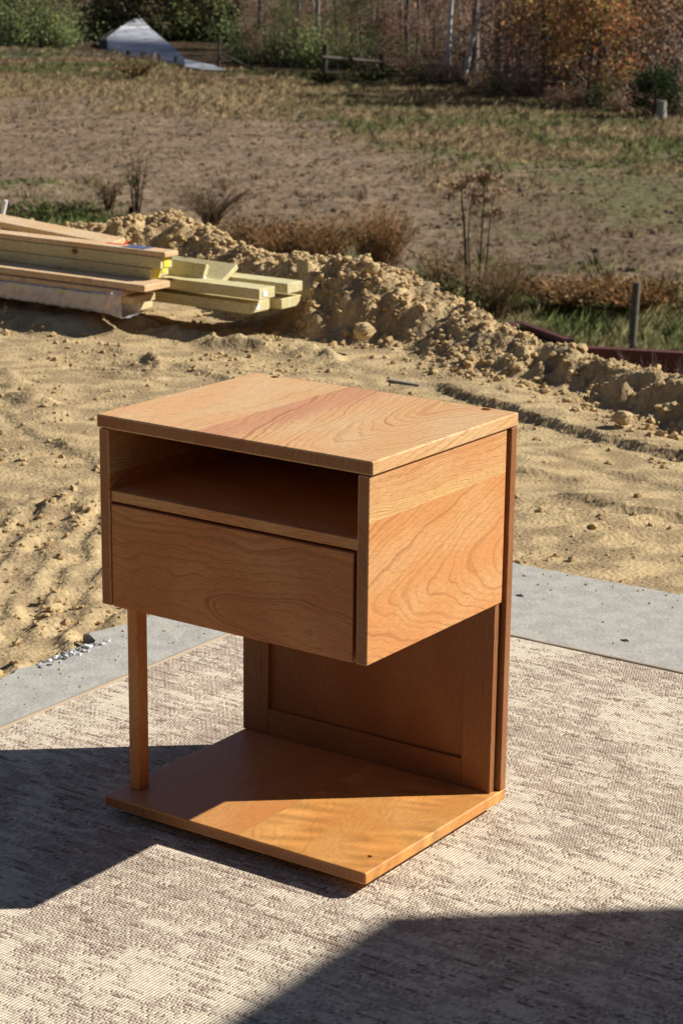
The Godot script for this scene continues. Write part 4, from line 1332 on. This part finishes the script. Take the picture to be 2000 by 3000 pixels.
	for e in [[-0.287, -1.346, "small dark rock standing for a shaded pit in the concrete behind the nightstand's right side"], [0.025, -1.215, "dark speck standing for a shaded pit in the concrete near the rug's far edge"]]:
		var o := obj("pit_shade", rock(80, 4, 6, 0.5), mat(Color8(74, 70, 64), 0.9), null, Vector3(e[0] - 0.025, -0.021, e[1] - 0.043))  # flattened dark rocks stand in for the shade inside small slab pits
		o.scale = Vector3(0.009, 0.004, 0.006)
		tag(o, e[2], "pit_shade")


# ---------------------------------------------------------------- rug
func rug() -> void:
	var PX := 2048
	var n1 := FastNoiseLite.new(); n1.seed = 17; n1.frequency = 1.0; n1.fractal_octaves = 3
	var al := Image.create(PX, PX, false, Image.FORMAT_RGB8)
	var hg := Image.create(PX, PX, false, Image.FORMAT_L8)
	al.fill(Color8(150, 134, 120))
	hg.fill(Color(0.22, 0.22, 0.22))
	var CW := 5
	var CH := 6
	var cream := Color8(218, 203, 180)
	var taupe := Color8(172, 157, 141)
	var dark := Color8(132, 115, 102)
	var tiles := []
	for lv in 7:
		var row := []
		for k in 6:
			var im := Image.create(CW, CH, false, Image.FORMAT_RGB8)
			var c: Color = cream.lerp(taupe, lv / 5.0) if lv < 6 else dark
			c = c * rng.randf_range(0.94, 1.05)
			if lv > 2: c = c.lerp(Color8(190, 164, 142), rng.randf() * 0.4)
			for y in CH:
				for x in CW:
					im.set_pixel(x, y, c * rng.randf_range(0.96, 1.03))
			row.append(im)
		tiles.append(row)
	var htiles := []
	for cls in 2:
		var hrow := []
		for k in 4:
			var im := Image.create(CW, CH, false, Image.FORMAT_L8)
			for y in CH:
				for x in CW:
					var fx := (x + 0.5) / CW - 0.5
					var fy := (y + 0.5) / CH - 0.5
					var tw := fx + (fy * 0.5 if k % 2 == 0 else -fy * 0.5)
					var d := (1.0 - 3.0 * tw * tw) * (1.0 - 2.8 * fy * fy)
					if cls == 0: d = (1.0 - 3.0 * fx * fx) * (1.0 - 1.3 * fy * fy)
					var lvl := 0.80 * clampf(d, 0.0, 1.0) + rng.randf() * 0.06
					im.set_pixel(x, y, Color(lvl, lvl, lvl))
			hrow.append(im)
		htiles.append(hrow)
	var NX := PX / CW + 1
	var NZ := PX / CH
	for j in NZ + 1:
		var v := j * CH / 1000.0
		for i in NX:
			var u := i * CW / 1000.0
			var m := 0.9 * n1.get_noise_2d(u * 9.0, v * 48.0) + 0.35 * n1.get_noise_2d(u * 19.0 + 60.0, v * 19.0) + 0.5 * n1.get_noise_2d(u * 4.5, v * 5.5 + 30.0)
			# blocks and bars of the worn woven design
			var dg2 := absf(frac((u - v * 0.8) * 1.2 + 0.3) - 0.5) * 2.0
			m -= 0.16 * (1.0 - smoothstep(0.0, 0.12, dg2))
			m += 0.55 * (hash1(floorf((u + v) / 0.31) * 7.0 + floorf((u - v * 0.9) / 0.27) * 13.0) - 0.5)
			var bar := 0.16 * (1.0 - smoothstep(0.0, 0.014, absf(u - 1.16))) * smoothstep(0.85, 0.9, v) * smoothstep(1.32, 1.27, v) + 0.16 * (1.0 - smoothstep(0.0, 0.014, absf(v - 1.28))) * smoothstep(0.84, 0.88, u) * smoothstep(1.18, 1.14, u)
			m += bar * 2.2
			var lv := clampi(int(roundf(2.3 + m * 5.5 + rng.randfn(0.0, 1.2))), 0, 5)
			var st := n1.get_noise_2d(u * 9.0 + 5.0, v * 190.0)
			if st > 0.33 and rng.randf() < 0.85: lv = mini(lv + 3, 6)
			var at := Vector2i(i * CW + ((j % 2) * 2 if lv > 2 else 0), j * CH)
			al.blit_rect(tiles[lv][rng.randi() % 6], Rect2i(0, 0, CW, CH), at)
			hg.blit_rect(htiles[1 if lv > 2 else 0][(i % 2) + 2 * (rng.randi() % 2)], Rect2i(0, 0, CW, CH), at)
	var rm := mat(Color.WHITE, 0.95, ImageTexture.create_from_image(al))
	rm.metallic_specular = 0.15
	rm.heightmap_enabled = true
	rm.heightmap_texture = ImageTexture.create_from_image(hg)
	rm.heightmap_scale = 0.24
	var W := 2.05
	var D := 3.0
	var o := thing("outdoor_rug", "cream and taupe flat woven outdoor rug with a distressed pattern", "rug", Vector3(-0.6344, -0.022, -1.1368))
	var a := Acc.new()
	var top := 0.006
	var K := 2.048
	var p := [Vector3(0, top, 0), Vector3(W, top, 0), Vector3(W, top, D), Vector3(0, top, D)]
	a.quad(p[0], p[1], p[2], p[3], Vector3.UP, Vector2(0, 0), Vector2(W / K, 0), Vector2(W / K, D / K), Vector2(0, D / K))
	for k in 4:
		var q0: Vector3 = p[k]; var q1: Vector3 = p[(k + 1) % 4]
		var m := (q1 - q0).cross(Vector3.UP).normalized()
		a.quad(q0, q1, q1 - Vector3(0, top, 0), q0 - Vector3(0, top, 0), m)
	obj("woven_field", a.mesh(), rm, o)
	var bm := mat(Color8(166, 146, 122), 0.9)
	for k in 4:
		var b := Acc.new()
		var pts := []
		var rs := []
		var q0: Vector3 = p[k]; var q1: Vector3 = p[(k + 1) % 4]
		var n := 60
		for i in n + 1:
			pts.append(q0.lerp(q1, float(i) / n) + Vector3(0, -0.002 + 0.0008 * nz.get_noise_2d(i * 0.9, k), 0) + Vector3(0.001, 0, 0.001) * nz.get_noise_2d(i * 0.7, k + 5.0))
			rs.append(0.0052)
		b.tube(pts, rs, 8, Color.WHITE)
		obj("edge_binding", b.mesh(), bm, o)
	var sc := Acc.new()
	sc.box(Vector3.ZERO, Vector3(0.012, 0.003, 0.005), Color.WHITE, Basis(Vector3.UP, 0.6))
	tag(obj("pale_scrap", sc.mesh(), mat(Color8(190, 178, 160), 0.8), null, Vector3(0.693, -0.0143, 0.093)), "tiny pale scrap lying on the shaded corner of the rug", "scrap")


# ---------------------------------------------------------------- nightstand
func nightstand() -> void:
	var ns := thing("nightstand", "cherry wood nightstand with an open cubby, one drawer and a base board", "nightstand", Vector3.ZERO)
	var H := 0.62
	var hw := 0.2438
	var D := 0.387
	var tt := 0.0205
	tex_cache["ends"] = wood(0.3, 0.12, 500, {"freq": 300.0, "amp": 0.004, "line_amt": 0.25, "base": Color8(168, 112, 72), "warm": Color8(158, 100, 62), "pale": Color8(176, 122, 80), "line": Color8(126, 76, 44)})
	var straight := wood(0.6, 0.12, 501, {"freq": 230.0, "amp": 0.012, "wu": 4.0, "line_amt": 0.5})
	var shaded_wood := wood(0.6, 0.10, 502, {"freq": 240.0, "amp": 0.010, "wu": 4.0, "base": Color8(154, 104, 65), "warm": Color8(142, 91, 56), "pale": Color8(166, 117, 78), "line": Color8(108, 66, 38)})  # darker wood tone, lowered further to put shade into inner and rear boards
	# top of two glued boards; grain runs front to back
	var xj := -0.060
	var wl := xj + hw
	var wr := hw - xj
	var top := Node3D.new(); top.name = "top"; ns.add_child(top)
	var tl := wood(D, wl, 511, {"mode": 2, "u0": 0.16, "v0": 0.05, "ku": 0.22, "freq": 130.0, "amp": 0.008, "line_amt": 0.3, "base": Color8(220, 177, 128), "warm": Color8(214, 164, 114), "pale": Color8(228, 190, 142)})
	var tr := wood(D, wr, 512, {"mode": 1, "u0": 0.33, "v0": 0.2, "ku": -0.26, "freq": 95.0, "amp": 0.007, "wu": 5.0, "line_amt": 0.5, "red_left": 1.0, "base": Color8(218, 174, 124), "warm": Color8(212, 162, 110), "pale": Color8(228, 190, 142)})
	# hole position in cyclic order of axes after y: (z, x)
	obj("top_board", board(Vector3(wl, tt, D), 0.0028, 2, 1, Vector2.ZERO, Vector2.ZERO, 63 - 2, Vector3(-D / 2 + 0.0135, -0.198 + hw - wl / 2, 0.0088)), tl, top, Vector3(-hw + wl / 2, H - tt / 2, -D / 2))
	obj("top_board", board(Vector3(wr, tt, D), 0.0028, 2, 1, Vector2.ZERO, Vector2.ZERO, 63 - 1, Vector3(-D / 2 + 0.0135, 0.193 - hw + wr / 2, 0.0088)), tr, top, Vector3(hw - wr / 2, H - tt / 2, -D / 2))
	for hx in [-0.198, 0.193]:
		var pl := Acc.new()  # near-black cylinder set in each hole so it reads dark
		pl.tube([Vector3(hx, H - 0.0185, -D + 0.0135), Vector3(hx, H - 0.0065, -D + 0.0135)], [0.0086, 0.0086], 24)
		obj("dark_hole_fill", pl.mesh(), mat(Color8(14, 10, 10), 0.6), top)
	# carcass sides
	var yb := 0.3294
	var yt := H - tt - 0.0008
	var sx := 0.2392
	var st := 0.019
	var sd := 0.363
	var ju := 0.066
	var su := wood(sd, ju, 521, {"freq": 300.0, "amp": 0.005, "wu": 6.0, "wv": 16.0, "line_amt": 0.55, "sap": 0.9, "base": Color8(212, 160, 108), "warm": Color8(205, 146, 94), "v0": 0.0})
	var sl := wood(sd, yt - yb - ju, 522, {"mode": 1, "u0": 0.14, "v0": 0.122, "ku": 0.30, "soft": 0.0012, "freq": 100.0, "amp": 0.0062, "wu": 8.0, "wv": 10.0, "line_amt": 0.4, "base": Color8(213, 153, 97), "warm": Color8(206, 140, 84), "pale": Color8(222, 171, 117)})
	for s in [1.0, -1.0]:
		var side := Node3D.new(); side.name = "side_panel" if s > 0 else "side_panel_001"; ns.add_child(side)
		# v runs with y: flip so that the sap strip lies at the joint
		var up := obj("side_board", flip_v(board(Vector3(st, ju, sd), 0.0022, 2, 0, Vector2.ZERO, Vector2.ZERO, 63 - 4)), su, side, Vector3(s * (sx - st / 2), yt - ju / 2, -sd / 2 + 0.0005))
		var lo := obj("side_board", flip_uv(board(Vector3(st, yt - yb - ju, sd), 0.0022, 2, 0, Vector2.ZERO, Vector2.ZERO, 63 - 8)), sl, side, Vector3(s * (sx - st / 2), yb + (yt - yb - ju) / 2, -sd / 2 + 0.0005))
	var iw := (sx - st) * 2 - 0.0006
	# shelf over the drawer, its front a little behind the sides
	obj("shelf", board(Vector3(iw, 0.0162, 0.338), 0.0012, 0, 1, Vector2(0.6, 0.12), Vector2(0.1, 0.3)), straight, ns, Vector3(0, 0.4988, -0.003 - 0.169))
	obj("cubby_back", board(Vector3(iw, yt - yb - 0.02, 0.009), 0.0005, 0, 2, Vector2(0.6, 0.12), Vector2(0.4, 0.1)), shaded_wood, ns, Vector3(0, (yt + yb) / 2 + 0.005, -0.347))
	obj("carcass_bottom", board(Vector3(iw, 0.012, 0.32), 0.0005, 0, 1, Vector2(0.6, 0.12)), shaded_wood, ns, Vector3(0, yb + 0.010, -0.184))
	# drawer: front with wavy grain, and its box
	var dw := 0.4330
	var dh := 0.4872 - yb
	var dr := Node3D.new(); dr.name = "drawer"; ns.add_child(dr)
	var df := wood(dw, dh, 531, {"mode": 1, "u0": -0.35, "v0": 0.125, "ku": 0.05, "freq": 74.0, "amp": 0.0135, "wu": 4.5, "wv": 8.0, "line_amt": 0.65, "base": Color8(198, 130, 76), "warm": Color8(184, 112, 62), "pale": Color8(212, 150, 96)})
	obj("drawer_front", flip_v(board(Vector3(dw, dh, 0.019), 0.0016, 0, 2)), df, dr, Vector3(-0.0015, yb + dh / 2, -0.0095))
	var db := Acc.new()
	for s in [-1.0, 1.0]: db.box(Vector3(s * 0.205, 0.405, -0.175), Vector3(0.012, 0.11, 0.30))
	db.box(Vector3(0, 0.405, -0.322), Vector3(0.398, 0.11, 0.012))
	db.box(Vector3(0, 0.352, -0.17), Vector3(0.398, 0.006, 0.29))
	obj("drawer_box", db.mesh(), mat(Color8(190, 130, 80), 0.6), dr)
	# base of two glued boards
	var base := Node3D.new(); base.name = "base"; ns.add_child(base)
	var bt := 0.0185
	var by := 0.0025
	var bj := 0.015
	var b0 := 0.2422
	var bl := wood(0.388, b0 + bj, 541, {"freq": 200.0, "amp": 0.012, "line_amt": 0.3, "red_left": 1.0, "base": Color8(202, 143, 82), "warm": Color8(194, 128, 72), "pale": Color8(210, 152, 92)})
	var br := wood(0.388, b0 - bj, 542, {"mode": 1, "u0": 0.3, "v0": 0.16, "ku": -0.4, "freq": 90.0, "amp": 0.012, "line_amt": 0.2, "curl": 0.13, "base": Color8(204, 148, 84), "warm": Color8(196, 132, 70), "pale": Color8(220, 160, 94)})
	obj("base_board", board(Vector3(b0 + bj, bt, 0.388), 0.003, 2, 1, Vector2.ZERO, Vector2.ZERO, 63 - 2), bl, base, Vector3(-b0 + (b0 + bj) / 2, by + bt / 2, -0.194))
	obj("base_board", board(Vector3(b0 - bj, bt, 0.388), 0.003, 2, 1, Vector2.ZERO, Vector2.ZERO, 63 - 1, Vector3(0.194 - 0.052, 0.213 - bj - (b0 - bj) / 2, 0.0042)), br, base, Vector3(bj + (b0 - bj) / 2, by + bt / 2, -0.194))
	for e in [[-0.17, -0.09], [0.16, -0.10], [-0.17, -0.31], [0.16, -0.31]]:
		var f := Acc.new()
		f.tube([Vector3(e[0], -0.0165, e[1]), Vector3(e[0], by + 0.0005, e[1])], [0.014, 0.014], 14)
		obj("foot_pad", f.mesh(), mat(Color8(60, 46, 38), 0.8), base)
	var bs := by + bt
	# front-left post
	obj("front_post", board(Vector3(0.019, yb - bs - 0.0006, 0.0245), 0.0016, 1, 2, Vector2(0.6, 0.12), Vector2(0.1, 0.5)), straight, ns, Vector3(-0.2175, (yb + bs) / 2, -0.0543))
	# frame and panel under the back of the case
	var fr := Node3D.new(); fr.name = "back_frame"; ns.add_child(fr)
	var zf := -0.352
	var th := 0.0145
	var fh := yb - bs - 0.001
	obj("stile", board(Vector3(0.052, fh, th), 0.001, 1, 2, Vector2(0.6, 0.12), Vector2(0.2, 0.1)), shaded_wood, fr, Vector3(0.2335 - 0.026, (yb + bs) / 2, zf - th / 2))
	obj("stile", board(Vector3(0.052, fh, th), 0.001, 1, 2, Vector2(0.6, 0.12), Vector2(0.5, 0.6)), shaded_wood, fr, Vector3(-0.2435 + 0.026, (yb + bs) / 2, zf - th / 2))
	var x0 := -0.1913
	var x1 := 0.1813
	obj("rail", board(Vector3(x1 - x0, 0.046, th), 0.001, 0, 2, Vector2(0.6, 0.12), Vector2(0.0, 0.2)), shaded_wood, fr, Vector3((x0 + x1) / 2, bs + 0.0232, zf - th / 2))
	obj("rail", board(Vector3(x1 - x0, 0.03, th), 0.001, 0, 2, Vector2(0.6, 0.12), Vector2(0.3, 0.7)), shaded_wood, fr, Vector3((x0 + x1) / 2, yb - 0.0157, zf - th / 2))
	var pn := wood(0.3, 0.38, 551, {"mode": 1, "u0": -0.1, "v0": 0.2, "ku": 0.10, "freq": 120.0, "amp": 0.012, "line_amt": 0.4, "base": Color8(150, 100, 62), "warm": Color8(138, 87, 52), "pale": Color8(162, 112, 74)})  # panel tone lowered as well, shade put into its colour
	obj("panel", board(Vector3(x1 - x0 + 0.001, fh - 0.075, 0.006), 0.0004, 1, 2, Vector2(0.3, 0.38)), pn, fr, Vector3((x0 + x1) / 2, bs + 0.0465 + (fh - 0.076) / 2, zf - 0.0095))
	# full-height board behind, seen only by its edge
	obj("rear_board", board(Vector3(0.4845, yt - bs - 0.0005, 0.0165), 0.0016, 1, 2, Vector2(0.6, 0.12), Vector2(0.0, 0.3)), shaded_wood, ns, Vector3(0, (yt + bs) / 2, -0.3786))

func remap_uv(m: ArrayMesh, fu: bool, fv: bool) -> ArrayMesh:
	var o := ArrayMesh.new()
	for k in m.get_surface_count():
		var ar := m.surface_get_arrays(k)
		var t: PackedVector2Array = ar[Mesh.ARRAY_TEX_UV]
		for i in t.size(): t[i] = Vector2(1.0 - t[i].x if fu else t[i].x, 1.0 - t[i].y if fv else t[i].y)
		ar[Mesh.ARRAY_TEX_UV] = t
		o.add_surface_from_arrays(Mesh.PRIMITIVE_TRIANGLES, ar)
	return o

func flip_v(m: ArrayMesh) -> ArrayMesh:
	return remap_uv(m, false, true)

func flip_uv(m: ArrayMesh) -> ArrayMesh:
	return remap_uv(m, true, true)
